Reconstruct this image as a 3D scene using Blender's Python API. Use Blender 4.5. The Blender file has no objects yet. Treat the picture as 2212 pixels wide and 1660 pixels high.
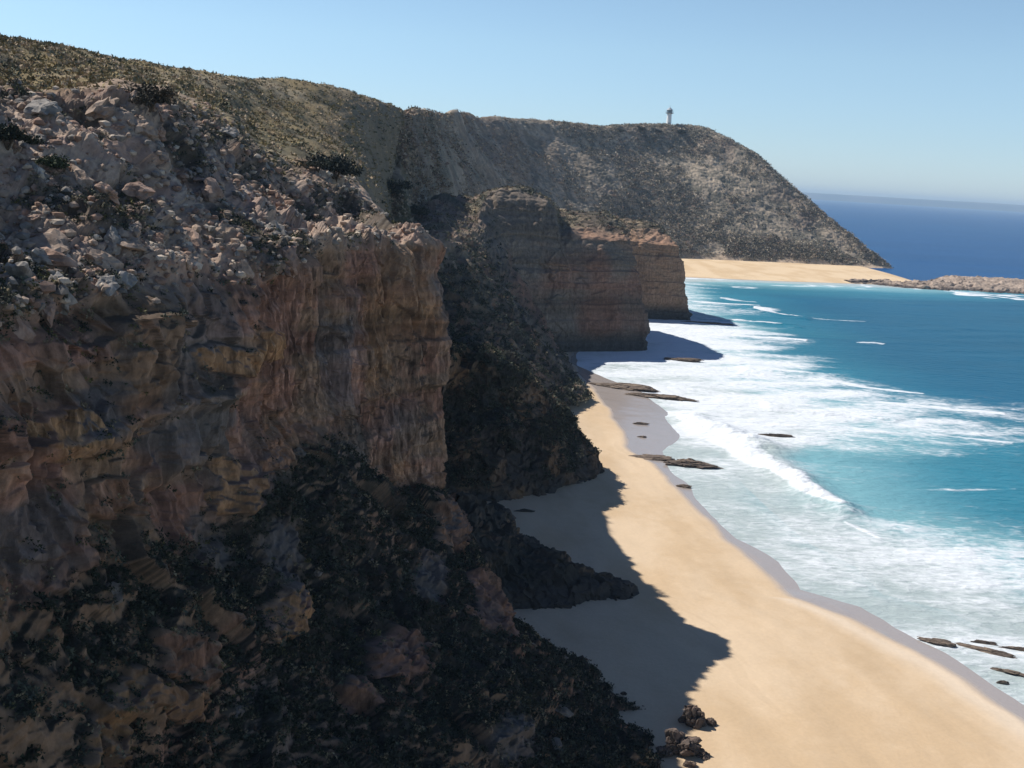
import bpy, math, random, time
import numpy as np
from mathutils import Vector, Matrix
T0 = time.time()
random.seed(7)
RNG = np.random.default_rng(11)
sc = bpy.context.scene
COL = sc.collection

# ------------------------------------------------------------------ camera
FOC = 1150.0; CH = 40.0; K = 1024 / 2212
ROLL = math.radians(3.45); PITCH = math.radians(10.131)
f_ = np.array([0, math.cos(PITCH), -math.sin(PITCH)]); r_ = np.array([1.0, 0, 0]); u_ = np.cross(r_, f_)
IX = r_ * math.cos(ROLL) + u_ * math.sin(ROLL); IY = -r_ * math.sin(ROLL) + u_ * math.cos(ROLL)

def ray(u, v):
    return f_ * FOC + IX * (u * K - 512) + IY * (384 - v * K)

def at(u, v, Y):            # survey: direction (u,v) seen from the lookout, at distance Y north
    d = ray(u, v); return np.array([0, 0, CH]) + d * (Y / d[1])

def ground(u, v, z=0.0):
    d = ray(u, v); return np.array([0, 0, CH]) + d * ((z - CH) / d[2])

def bearing(P):             # world -> (u,v) of the survey
    q = P - np.array([0, 0, CH]); w = q @ f_
    w = np.where(w < 1, 1, w)
    return (512 + FOC * (q @ IX) / w) / K, (384 - FOC * (q @ IY) / w) / K

cam = bpy.data.cameras.new('camera'); co = bpy.data.objects.new('camera', cam); COL.objects.link(co)
M = Matrix(((IX[0], IY[0], -f_[0], 0), (IX[1], IY[1], -f_[1], 0), (IX[2], IY[2], -f_[2], CH), (0, 0, 0, 1)))
co.matrix_world = M
cam.sensor_width = 36; cam.lens = FOC / 1024 * 36; cam.clip_end = 60000; cam.clip_start = 0.5
sc.camera = co

# ------------------------------------------------------------------ noise (numpy)
def _hash(ix, iy, iz, s=0):
    h = (ix.astype(np.uint32) * np.uint32(374761393) + iy.astype(np.uint32) * np.uint32(668265263)
         + iz.astype(np.uint32) * np.uint32(2147483647) + np.uint32((s * 974711 + 13) & 0xffffffff))
    h = (h ^ (h >> np.uint32(13))) * np.uint32(1274126177)
    h = (h ^ (h >> np.uint32(16))) * np.uint32(2246822519)
    return (h ^ (h >> np.uint32(15)))

def _rnd(ix, iy, iz, s=0):
    return _hash(ix, iy, iz, s).astype(np.float32) * np.float32(1 / 4294967295.0)

def vnoise(P, s=0):         # value noise, -1..1
    P = P.astype(np.float32); F = np.floor(P); I = F.astype(np.int64); t = P - F
    t = t * t * t * (t * (t * 6 - 15) + 10)
    out = 0
    for dx in (0, 1):
        wx = t[:, 0] if dx else 1 - t[:, 0]
        for dy in (0, 1):
            wy = t[:, 1] if dy else 1 - t[:, 1]
            for dz in (0, 1):
                wz = t[:, 2] if dz else 1 - t[:, 2]
                out = out + wx * wy * wz * _rnd(I[:, 0] + dx, I[:, 1] + dy, I[:, 2] + dz, s)
    return out * 2 - 1

ROT = np.array([[0.8, 0.6, 0.0], [-0.48, 0.64, 0.6], [0.36, -0.48, 0.8]], dtype=np.float32)
def fbm(P, scale, octv=4, s=0, gain=0.5, ridge=False):
    Q = P.astype(np.float32) / scale; a = 1.0; o = 0; n = 0
    for k in range(octv):
        v = vnoise(Q, s + k)
        if ridge: v = 1 - 2 * np.abs(v)
        o = o + a * v; n += a; a *= gain; Q = (Q @ ROT) * 2.03 + 7.3
    return o / n

def worley(P, scale, s=0):  # F1, F2-F1, cell random
    Q = (P / scale).astype(np.float32); F = np.floor(Q); I = F.astype(np.int64); t = Q - F
    f1 = np.full(len(Q), 9, np.float32); f2 = f1.copy(); cr = np.zeros(len(Q), np.float32)
    for dx in (-1, 0, 1):
        for dy in (-1, 0, 1):
            for dz in (-1, 0, 1):
                h = _hash(I[:, 0] + dx, I[:, 1] + dy, I[:, 2] + dz, s)
                ox = (h & np.uint32(1023)).astype(np.float32) / 1023
                oy = ((h >> np.uint32(10)) & np.uint32(1023)).astype(np.float32) / 1023
                oz = ((h >> np.uint32(20)) & np.uint32(1023)).astype(np.float32) / 1023
                d = (dx + ox - t[:, 0]) ** 2 + (dy + oy - t[:, 1]) ** 2 + (dz + oz - t[:, 2]) ** 2
                m = d < f1
                f2 = np.where(m, f1, np.minimum(f2, d)); cr = np.where(m, ox * .5 + oz * .5, cr); f1 = np.where(m, d, f1)
    f1 = np.sqrt(f1); f2 = np.sqrt(f2)
    return f1, f2 - f1, cr

def facets(P, scale, s=0):  # chiselled rock: every cell of broken rock is a tilted flat face
    Q = (P / scale).astype(np.float32); F = np.floor(Q); I = F.astype(np.int64); t = Q - F
    f1 = np.full(len(Q), 9, np.float32); out = np.zeros(len(Q), np.float32)
    for dx in (-1, 0, 1):
        for dy in (-1, 0, 1):
            for dz in (-1, 0, 1):
                h = _hash(I[:, 0] + dx, I[:, 1] + dy, I[:, 2] + dz, s)
                ox = (h & np.uint32(1023)).astype(np.float32) / 1023
                oy = ((h >> np.uint32(10)) & np.uint32(1023)).astype(np.float32) / 1023
                oz = ((h >> np.uint32(20)) & np.uint32(1023)).astype(np.float32) / 1023
                lx, ly, lz = t[:, 0] - dx - ox, t[:, 1] - dy - oy, t[:, 2] - dz - oz
                d = lx * lx + ly * ly + lz * lz; m = d < f1
                v = ((ox * 7.3 % 1) - .5) * lx * 2 + ((oy * 5.7 % 1) - .5) * ly * 2 + ((oz * 9.1 % 1) - .5) * lz * 2 + (ox + oy - 1) * .5
                out = np.where(m, v, out); f1 = np.where(m, d, f1)
    return out

def sstep(a, b, x):
    t = np.clip((x - a) / (b - a), 0, 1); return t * t * (3 - 2 * t)

# ------------------------------------------------------------------ interpolation
def pchip(A, x, xi):        # A: (n, ...) along axis 0
    n = len(x); h = np.diff(x); d = np.diff(A, axis=0) / h.reshape((-1,) + (1,) * (A.ndim - 1))
    m = np.zeros_like(A)
    for i in range(1, n - 1):
        w1 = 2 * h[i] + h[i - 1]; w2 = h[i] + 2 * h[i - 1]
        ok = d[i - 1] * d[i] > 0
        with np.errstate(divide='ignore', invalid='ignore'):
            v = (w1 + w2) / (w1 / d[i - 1] + w2 / d[i])
        m[i] = np.where(ok, v, 0)
    m[0] = d[0]; m[-1] = d[-1]
    k = np.clip(np.searchsorted(x, xi) - 1, 0, n - 2)
    sh = (-1,) + (1,) * (A.ndim - 1)
    t = ((xi - x[k]) / h[k]).reshape(sh); hh = h[k].reshape(sh)
    return (A[k] * (1 + 2 * t) * (1 - t) ** 2 + m[k] * hh * t * (1 - t) ** 2
            + A[k + 1] * t * t * (3 - 2 * t) + m[k + 1] * hh * t * t * (t - 1))

def loft(C, ns, nc):
    """C: stations x contours x 3 control points -> ns x nc grid, plus row/col parameter."""
    C = np.array(C, dtype=float)
    S, R = C.shape[:2]
    def par(C, ax, n):      # spend vertices by angular length seen from the lookout
        uu, vv = bearing(C.reshape(-1, 3)); uv = np.stack([uu, vv], -1).reshape(S, R, 2)
        uv = np.clip(uv, [-500, -200], [2600, 2000])
        L = np.linalg.norm(np.diff(uv, axis=ax), axis=2); L = np.percentile(L, 75, axis=1 - ax) + 25
        cs = np.concatenate([[0], np.cumsum(L)]); return cs / cs[-1]
    pr = par(C, 1, nc)
    G = pchip(C.transpose(1, 0, 2), pr, np.linspace(0, 1, nc))      # nc x S x 3
    ps = par(C, 0, ns)
    G = pchip(G.transpose(1, 0, 2), ps, np.linspace(0, 1, ns))      # ns x nc x 3
    # blend towards straight facets a little so that rims stay crisp
    rowp = np.interp(np.linspace(0, 1, nc), pr, np.arange(R)); stp = np.interp(np.linspace(0, 1, ns), ps, np.arange(S))
    return G, rowp, stp

def normals(G):
    du = np.gradient(G, axis=0); dv = np.gradient(G, axis=1)
    n = np.cross(du, dv); n /= np.linalg.norm(n, axis=2, keepdims=True) + 1e-9
    return n

def grid_faces(ns, nc, flip=False):
    i = np.arange(ns - 1)[:, None] * nc + np.arange(nc - 1)[None, :]
    q = np.stack([i, i + nc, i + nc + 1, i + 1], -1).reshape(-1, 4)
    return q[:, ::-1] if flip else q

def make_mesh(name, V, Fq, mat, attrs=None, smooth=False, k=4):
    me = bpy.data.meshes.new(name); nv = len(V); nf = len(Fq)
    me.vertices.add(nv); me.vertices.foreach_set('co', np.ascontiguousarray(V, dtype=np.float32).ravel())
    me.loops.add(nf * k); me.loops.foreach_set('vertex_index', np.ascontiguousarray(Fq, dtype=np.int32).ravel())
    me.polygons.add(nf); me.polygons.foreach_set('loop_start', np.arange(0, nf * k, k, dtype=np.int32))
    me.polygons.foreach_set('loop_total', np.full(nf, k, np.int32))
    me.polygons.foreach_set('use_smooth', np.full(nf, smooth))
    me.update(calc_edges=True)
    for an, a in (attrs or {}).items():
        if a.ndim == 1:
            t = me.attributes.new(an, 'FLOAT', 'POINT'); t.data.foreach_set('value', a.astype(np.float32))
        else:
            t = me.attributes.new(an, 'FLOAT_COLOR', 'POINT')
            c = np.ones((nv, 4), np.float32); c[:, :3] = a; t.data.foreach_set('color', c.ravel())
    me.materials.append(mat)
    return me

def link(name, me, label=None, cat=None, group=None, kind=None, parent=None):
    o = bpy.data.objects.new(name, me); COL.objects.link(o)
    tag(o, label, cat, group, kind)
    if parent: o.parent = parent
    return o

def tag(o, label=None, cat=None, group=None, kind=None):
    if label: o['label'] = label
    if cat: o['category'] = cat
    if group: o['group'] = group
    if kind: o['kind'] = kind

# ------------------------------------------------------------------ materials
def new_mat(name):
    m = bpy.data.materials.new(name); m.use_nodes = True; nt = m.node_tree
    return m, nt, nt.nodes, nt.links, nt.nodes['Principled BSDF']

def earth_mat(name, rough=0.95, bump=0.35, bscale=1.2, vary=0.35):
    m, nt, N, L, b = new_mat(name)
    at_ = N.new('ShaderNodeAttribute'); at_.attribute_name = 'col'
    geo = N.new('ShaderNodeNewGeometry')
    n1 = N.new('ShaderNodeTexNoise'); n1.inputs['Scale'].default_value = bscale; n1.inputs['Detail'].default_value = 8; n1.inputs['Roughness'].default_value = .7
    L.new(geo.outputs['Position'], n1.inputs['Vector'])
    mr = N.new('ShaderNodeMapRange'); mr.inputs[1].default_value = .3; mr.inputs[2].default_value = .7
    mr.inputs[3].default_value = 1 - vary; mr.inputs[4].default_value = 1 + vary
    L.new(n1.outputs['Fac'], mr.inputs[0])
    mu = N.new('ShaderNodeVectorMath'); mu.operation = 'SCALE'
    # narrow upright water stains and cracks, only where the wall carries them
    fa = N.new('ShaderNodeAttribute'); fa.attribute_name = 'flute'
    mp = N.new('ShaderNodeMapping'); mp.inputs['Scale'].default_value = (1, 1, .13); L.new(geo.outputs['Position'], mp.inputs['Vector'])
    n2 = N.new('ShaderNodeTexNoise'); n2.inputs['Scale'].default_value = 2.3; n2.inputs['Detail'].default_value = 5; n2.inputs['Roughness'].default_value = .62; L.new(mp.outputs[0], n2.inputs['Vector'])
    m2 = N.new('ShaderNodeMapRange'); m2.inputs[1].default_value = .36; m2.inputs[2].default_value = .62; m2.inputs[3].default_value = .38; m2.inputs[4].default_value = 1.28; L.new(n2.outputs['Fac'], m2.inputs[0])
    m3 = N.new('ShaderNodeMix'); m3.inputs[2].default_value = 1.0; L.new(fa.outputs['Fac'], m3.inputs[0]); L.new(m2.outputs[0], m3.inputs[3])
    m4 = N.new('ShaderNodeMath'); m4.operation = 'MULTIPLY'; L.new(mr.outputs[0], m4.inputs[0]); L.new(m3.outputs[0], m4.inputs[1])
    L.new(at_.outputs['Color'], mu.inputs[0]); L.new(m4.outputs[0], mu.inputs['Scale'])
    L.new(mu.outputs[0], b.inputs['Base Color'])
    bp = N.new('ShaderNodeBump'); bp.inputs['Strength'].default_value = bump; bp.inputs['Distance'].default_value = .3
    L.new(n1.outputs['Fac'], bp.inputs['Height']); L.new(bp.outputs[0], b.inputs['Normal'])
    b.inputs['Roughness'].default_value = rough; b.inputs['Specular IOR Level'].default_value = .15
    return m

MAT_ROCK = earth_mat('layered_rock', bump=.5, bscale=1.6)
MAT_HILL = earth_mat('heath_ground', bump=.4, bscale=.5)

def srgb(r, g, b):
    c = np.array([r, g, b]) / 255.0
    return np.where(c <= .04045, c / 12.92, ((c + .055) / 1.055) ** 2.4)

def mixc(a, b, t):
    return a * (1 - t[:, None]) + b * t[:, None]

def flat_col(n, c): return np.tile(np.array(c, dtype=np.float32), (n, 1))

# albedos
A_RED = np.array([.27, .15, .105]); A_ORANGE = np.array([.38, .22, .11]); A_BROWN = np.array([.22, .145, .095])
A_PALE = np.array([.47, .36, .275]); A_GREY = np.array([.16, .15, .145]); A_DARKROCK = np.array([.062, .055, .05])
A_VEG = np.array([.032, .034, .029]); A_OLIVE = np.array([.085, .078, .032]); A_DRY = np.array([.15, .125, .085]); A_SOIL = np.array([.26, .19, .145])

def strata(z, s, thick):
    """stepped beds: hard and soft layers by height, -1..1"""
    q = z / thick; i = np.floor(q).astype(np.int64); t = q - i
    z0 = np.zeros_like(i)
    a = _rnd(i, z0, z0, s); b = _rnd(i + 1, z0, z0, s)
    return (a + (b - a) * sstep(.75, 1, t)) * 2 - 1

def blur(a, ns, nc, k=1):
    a = a.reshape(ns, nc).astype(np.float64)
    for _ in range(k):
        a[1:-1] = a[:-2] * .25 + a[1:-1] * .5 + a[2:] * .25
        a[:, 1:-1] = a[:, :-2] * .25 + a[:, 1:-1] * .5 + a[:, 2:] * .25
    return a.ravel()

def displace(G, fn):
    ns, nc = G.shape[:2]; N = normals(G); P = G.reshape(-1, 3); Nn = N.reshape(-1, 3)
    D = fn(P, Nn)
    return (P + D).reshape(ns, nc, 3)

SCATTER = {}; NCOL = {}

def w(x, y, z): return np.array([x, y, z], dtype=float)

# ================================================================== NEAR CLIFF (L1)
def near_cliff():
    # contours: foot, lower slope, bench, cliff foot, cliff middle, rim, rubble, rubble top, heath, skyline, behind
    S = []
    S.append([w(-2, 26, -1), w(-16, 24, 8), w(-24, 22, 16), w(-27, 22, 20), w(-29, 22, 27), w(-32, 24, 33), w(-40, 30, 38), w(-54, 38, 44), w(-74, 55, 49), w(-96, 80, 52), w(-150, 120, 48)])
    S.append([w(12, 44, -1), w(-2, 42, 6), at(-150, 1700, 36), at(-150, 1250, 39), at(-150, 950, 41), at(-150, 745, 43), at(-150, 480, 52), at(-150, 200, 64), at(-150, 130, 84), at(-150, 70, 104), w(-150, 170, 46)])
    S.append([w(15, 58, -1), at(700, 1900, 47), at(160, 1640, 43), at(60, 1210, 46), at(20, 930, 48.5), at(0, 704, 50), at(0, 470, 60), at(0, 215, 75), at(0, 175, 92), at(0, 92, 120), w(-140, 200, 44)])
    S.append([w(13, 69, -1), at(900, 1700, 58), at(420, 1420, 53), at(260, 1130, 54), at(250, 880, 56), at(265, 640, 60), at(265, 420, 70), at(280, 200, 86), at(240, 165, 105), at(220, 122, 142), w(-130, 235, 42)])
    S.append([at(1425, 1675, 72.7), at(1010, 1500, 67), at(620, 1330, 63), at(440, 1120, 64), at(430, 860, 66), at(430, 606, 69), at(420, 440, 80), at(440, 250, 102), at(430, 200, 128), at(430, 160, 172), w(-110, 265, 42)])
    S.append([at(1400, 1560, 81.5), at(1060, 1390, 76), at(720, 1200, 73), at(590, 1000, 75), at(560, 860, 77), at(575, 610, 77), at(560, 470, 88), at(570, 330, 110), at(560, 270, 145), at(560, 166, 200), w(-90, 300, 42)])
    S.append([at(1250, 1470, 87.5), at(1040, 1300, 83), at(820, 1120, 82), at(680, 930, 84), at(655, 800, 85), at(665, 550, 86), at(660, 470, 100), at(670, 355, 124), at(680, 290, 165), at(690, 186, 228), w(-70, 330, 42)])
    S.append([at(1110, 1400, 94), at(1010, 1240, 90), at(890, 1110, 91), at(800, 1020, 95), at(800, 780, 97), at(800, 535, 99), at(780, 470, 116), at(770, 395, 140), at(770, 320, 190), at(790, 212, 255), w(-50, 360, 44)])
    S.append([at(1085, 1345, 98.5), at(1020, 1215, 97), at(970, 1110, 101), at(934, 1050, 105), at(938, 790, 107), at(934, 535, 108), at(924, 610, 111), at(900, 660, 138), at(842, 470, 228), at(866, 240, 292), at(835, 290, 350)])
    # round the buttress corner and back inland
    S.append([at(1090, 1250, 106), at(1000, 1170, 108), at(950, 1100, 110), at(905, 1040, 112), at(900, 790, 113), at(900, 550, 112), at(890, 640, 116), at(880, 690, 145), at(832, 520, 225), at(838, 300, 264), at(820, 330, 340)])
    S.append([at(1090, 1140, 113), at(1000, 1120, 114), at(900, 1080, 116), at(800, 1040, 117), at(780, 800, 118), at(780, 590, 119), at(800, 670, 130), at(812, 640, 162), at(825, 530, 232), at(830, 370, 262), at(850, 400, 340)])
    S.append([at(1050, 1110, 119), at(900, 1080, 121), at(800, 1050, 124), at(700, 1020, 127), at(690, 800, 130), at(700, 620, 132), at(760, 680, 150), at(800, 620, 185), at(815, 520, 240), at(822, 390, 268), at(870, 420, 350)])
    ns, nc = NQ(1150), NQ(1250)
    G, rowp, stp = loft(S, ns, nc)
    N = normals(G); P = G.reshape(-1, 3); Nn = N.reshape(-1, 3)
    rp = np.tile(rowp, ns); sp = np.repeat(stp, nc)
    steep = 1 - np.clip(np.abs(Nn[:, 2]), 0, 1)
    zz0 = P[:, 2] + 1.2 * fbm(P, 11, 2, 9) + .04 * P[:, 1]
    wallk = .3 + .7 * sstep(4.2, 5.0, sp + .3 * fbm(P, 6, 2, 49))
    face = sstep(2.6, 3.1, rp) * (1 - sstep(4.85, 5.1, rp))                # the cliff wall
    pu, pv = bearing(P); pn = fbm(P, 3, 3, 48); pn2 = fbm(P, 1.1, 2, 47)
    def patch_(a, b, ru, rv, soft=.25): # a bare outcrop or scree patch at its surveyed place
        q = (np.abs((pu - a) / ru) ** 3 + np.abs((pv - b) / rv) ** 3) ** (1 / 3) + .75 * pn + .35 * pn2
        return 1 - sstep(1 - soft, 1 + soft * .4, q)
    OUT = [(70, 940, 80, 55), (505, 1055, 38, 68), (615, 1335, 55, 48), (330, 1500, 150, 50), (215, 1570, 60, 100), (590, 960, 34, 52), (560, 745, 45, 35), (450, 770, 60, 30),
           (1045, 1310, 45, 60), (870, 1410, 48, 44), (970, 1130, 35, 60), (800, 1500, 40, 40), (380, 1400, 70, 60), (250, 1080, 60, 40)]
    bare = np.zeros(len(P)); hue = np.zeros(len(P))
    for k_, o_ in enumerate(OUT):
        m_ = patch_(*o_, soft=.12); bare = np.maximum(bare, m_); hue = np.where(m_ > .3, [1, .9, 1, .7, 1, .35, 1.2, 1, .1, 0, .2, .2, .0, .2][k_], hue)
    scree = np.zeros(len(P))
    for o_ in [(430, 930, 110, 60), (60, 1150, 120, 110), (600, 1200, 60, 90), (470, 1180, 50, 70), (1120, 1600, 60, 60), (180, 880, 60, 60), (930, 1250, 40, 60)]:
        scree = np.maximum(scree, patch_(*o_, soft=.5))
    bed2 = strata(zz0, 13, 4.2) * 1.3 * (1 - wallk)
    rub = sstep(4.9, 5.2, rp) * (1 - sstep(6.7, 7.15, rp + .25 * fbm(P, 9, 3, 50)))   # sunlit rubble slope
    low = 1 - sstep(2.6, 3.1, rp)
    heath = sstep(6.75, 7.1, rp + .2 * fbm(P, 9, 3, 51))
    H3 = np.stack([Nn[:, 0], Nn[:, 1], np.zeros(len(P))], -1); H3 /= np.linalg.norm(H3, axis=1, keepdims=True) + 1e-6
    # big forms
    d = .9 * fbm(P, 14, 3, 1) * (1 - .5 * heath) + .5 * fbm(P, 5, 3, 4)
    # beds, flutes on the wall
    zz = P[:, 2] + .9 * fbm(P, 12, 2, 9) + .03 * P[:, 1]
    bk_ = sstep(-.4, .5, fbm(P * np.array([1, 1, .5]), 5, 3, 35)); bed = strata(zz + 1.2 * fbm(P, 25, 2, 36), 3, 3.1) * .8 * bk_ + strata(zz + .5 * fbm(P, 4, 3, 37), 5, .9) * .22 * sstep(0, .4, fbm(P, 7, 2, 38))
    Pv = P * np.array([1, 1, .16]); fl = fbm(Pv, 1.7, 4, 20, .6, True); fl2 = fbm(Pv, 5.5, 3, 22, .5, True)
    # rubble blocks
    wp = P + .28 * np.stack([fbm(P, 1.5, 2, 30), fbm(P, 1.5, 2, 31), fbm(P, 1.5, 2, 32)], -1)
    f1, fd, cr = worley(wp * np.array([1, 1, 1.25]), 1.9, 2); g1, gd, cr2 = worley(wp, .75, 5)
    fc1 = facets(wp, 2.6, 7); fc2 = facets(wp, 1.0, 8); fcv = facets(wp * np.array([1, 1, .45]), 1.5, 9); fcb = facets(P + .6 * fbm(P, 6, 2, 33)[:, None], 5.5, 10); fc3 = facets(wp, .5, 11)
    blocks = .85 * fc1 + .6 * fc2 + .3 * fc3 + (cr2 - .5) * .25 + .5 * fcb
    qg = sp + 1.1 * rp + .12 * fbm(P, 9, 2, 43); gul = fbm(np.stack([qg * 1.6, rp * .5, qg * 0], -1), 1, 3, 44, .5, True); gsm = sstep(-.1, -.5, gul)
    gl = fbm(np.stack([(P[:, 0]) * .35 - .1 * P[:, 2], P[:, 1] * .8, P[:, 2] * .2], -1), 3.2, 3, 46, .5, True)
    dn = d + low * (.7 * gl + .4 * fc1 + .3 * fc2 + .2 * fc3 + .8 * fcb) + rub * (.72 * blocks * (1 - .6 * gsm) * (.5 + .9 * sstep(-.3, .3, fbm(P, 6, 2, 42))) + 1.5 * gul) + heath * (.35 * fbm(P, 2.2, 3, 60) + .9 * fbm(P, 22, 2, 61))
    dh = face * (bed * .95 + .3 * strata(P[:, 2] + .8 * fbm(P, 16, 2, 82) + .03 * P[:, 1], 83, 1.5) * (.4 + .6 * bk_) + (.5 * fl + .8 * fl2) * wallk + (.22 + .6 * (1 - wallk)) * fcv + (.12 + .2 * (1 - wallk)) * fc2 + (.4 + 1.0 * (1 - wallk)) * fcb + .35 * fbm(Pv * np.array([1, 1, .6]), .8, 3, 24, .6, True) * wallk - .7 * sstep(.45, .8, fbm(P * np.array([1, 1, .07]), 1.5, 2, 26, .5, True)) * sstep(-.2, .3, fbm(P, 5, 2, 28)) * wallk) + (face + low * .8) * bed2 + (1 - rub) * (1 - wallk) * 1.6 * fbm(P, 9, 2, 41) + low * bed * .3 + bare * (.45 + .45 * fl) * (1 - .8 * face * wallk)
    dn = blur(dn, ns, nc, 1); wk_ = face * wallk; dh = wk_ * dh + (1 - wk_) * blur(dh, ns, nc, 1)
    P2 = P + Nn * dn[:, None] * np.minimum(1, 1)  + H3 * (dh * 1.0)[:, None]
    G2 = P2.reshape(ns, nc, 3); N2 = normals(G2).reshape(-1, 3)
    up = np.abs(N2[:, 2])
    # ---- colour of the ground itself
    n1 = fbm(P, 6, 4, 70); n2 = fbm(P, 2.0, 3, 72); nb = strata(zz, 8, 1.6)
    col = flat_col(len(P), A_BROWN)
    col = mixc(col, A_RED, sstep(-.2, .4, n1 + .3 * nb)); 
    col = mixc(col, A_ORANGE * .75, sstep(.25, .6, fbm(P, 7, 3, 77) + .2 * nb) * .6 * wallk * (1 - rub))
    col = mixc(col, A_GREY * .8, sstep(.1, .5, fbm(P, 9, 3, 79)) * .7)
    bands = strata(P[:, 2] + .8 * fbm(P, 16, 2, 82) + .03 * P[:, 1], 83, 1.5); thin = strata(P[:, 2] + .3 * fbm(P, 8, 2, 84) + .03 * P[:, 1], 85, .45)
    col = col * (1 + (.28 * bands + .16 * thin) * np.clip(face + .5 * low, 0, 1))[:, None]
    streak = fbm(Pv, 1.2, 4, 81, .6); col = col * (1 + .45 * streak * face)[:, None]
    # pale rubble
    pal = mixc(flat_col(len(P), A_PALE), np.array([.36, .255, .205]), sstep(.3, .75, cr))
    pal = mixc(pal, np.array([.24, .16, .105]), sstep(-.1, .5, fbm(P, 4, 3, 99)) * .6); pal = mixc(pal, A_GREY * 1.3, sstep(.6, .9, cr2) * .5)
    pal = mixc(pal, A_SOIL * .9, sstep(-.1, .5, n1) * .5)
    col = mixc(col, pal, rub)
    # scrub: everywhere below the wall, patches on the rubble
    vlow = low * sstep(-.62, -.12, n2 * .4 + n1 * .5 + .5 * fbm(P, 18, 2, 74) + (up - .5) * 1.0) * .9
    vrub = rub * sstep(-.1, .2, fbm(P, 5, 4, 90) + .25 * gsm) * .75
    vface = face * sstep(.25, .5, fbm(P, 6, 4, 92) + (up - .4) * .6) * .6
    v = np.clip(vlow * (1 - bare) * (1 - .8 * scree) + vrub + vface * (1 - bare), 0, 1); vled = (face + low) * sstep(.5, .7, up) * (1 - wallk); vlow = vlow * (1 - bare) * (1 - scree); vface = vface * (1 - bare)
    col = mixc(col, A_GREY * .75, scree * .8 * (1 - rub))
    oc_ = A_RED[None] * (1 - np.clip(hue, 0, 1))[:, None] + A_ORANGE[None] * np.clip(hue, 0, 1.2)[:, None]
    col = mixc(col, A_VEG, v)
    oc_ = oc_ * (1 - .3 * low)[:, None]; bm = (bare * (1 - rub) * (1 - sstep(.5, .8, up + .3 * n2)) * .85)[:, None]; col = col * (1 - bm) + oc_ * (1 + .5 * streak)[:, None] * bm
    hc = mixc(flat_col(len(P), np.array([.22, .17, .09])), np.array([.12, .105, .065]), sstep(-.2, .4, fbm(P, 7, 4, 95)))
    hc = mixc(hc, A_DRY * 1.7, sstep(-.05, .4, fbm(P * np.array([1, .5, 1.5]), 8, 4, 97)) * .8)
    hc = mixc(hc, np.array([.20, .15, .105]), sstep(5.2, 7.5, sp) * .65)
    edge = sstep(6.95, 7.1, rp + .1 * n2) * (1 - sstep(7.3, 7.6, rp + .15 * n1)) * (1 - sstep(3.6, 4.4, sp))
    hc = mixc(hc, A_SOIL * 1.3, edge * .8)
    col = mixc(col, hc, heath)
    me = make_mesh('cliff', P2, grid_faces(ns, nc, FLIP1), MAT_ROCK, {'col': np.clip(col, .01, .9), 'flute': np.clip(face * (.25 + .75 * wallk) + bare, 0, 1) * (1 - sstep(.45, .75, up)) * sstep(-.6, .0, fbm(P, 5, 3, 88))})
    o = link('cliff', me, 'long shaded sea cliff with a sunlit rubble slope above its rim', 'cliff', kind='structure')
    NCOL['cliff'] = nc; SCATTER['cliff'] = (P2, N2, dict(led=vled, low=vlow, rub=rub, vrub=vrub, heath=heath, face=face, rp=rp, sp=sp))

PREVIEW = 1.0
def NQ(n): return int(n * PREVIEW)
FLIP1 = False
near_cliff()

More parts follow.
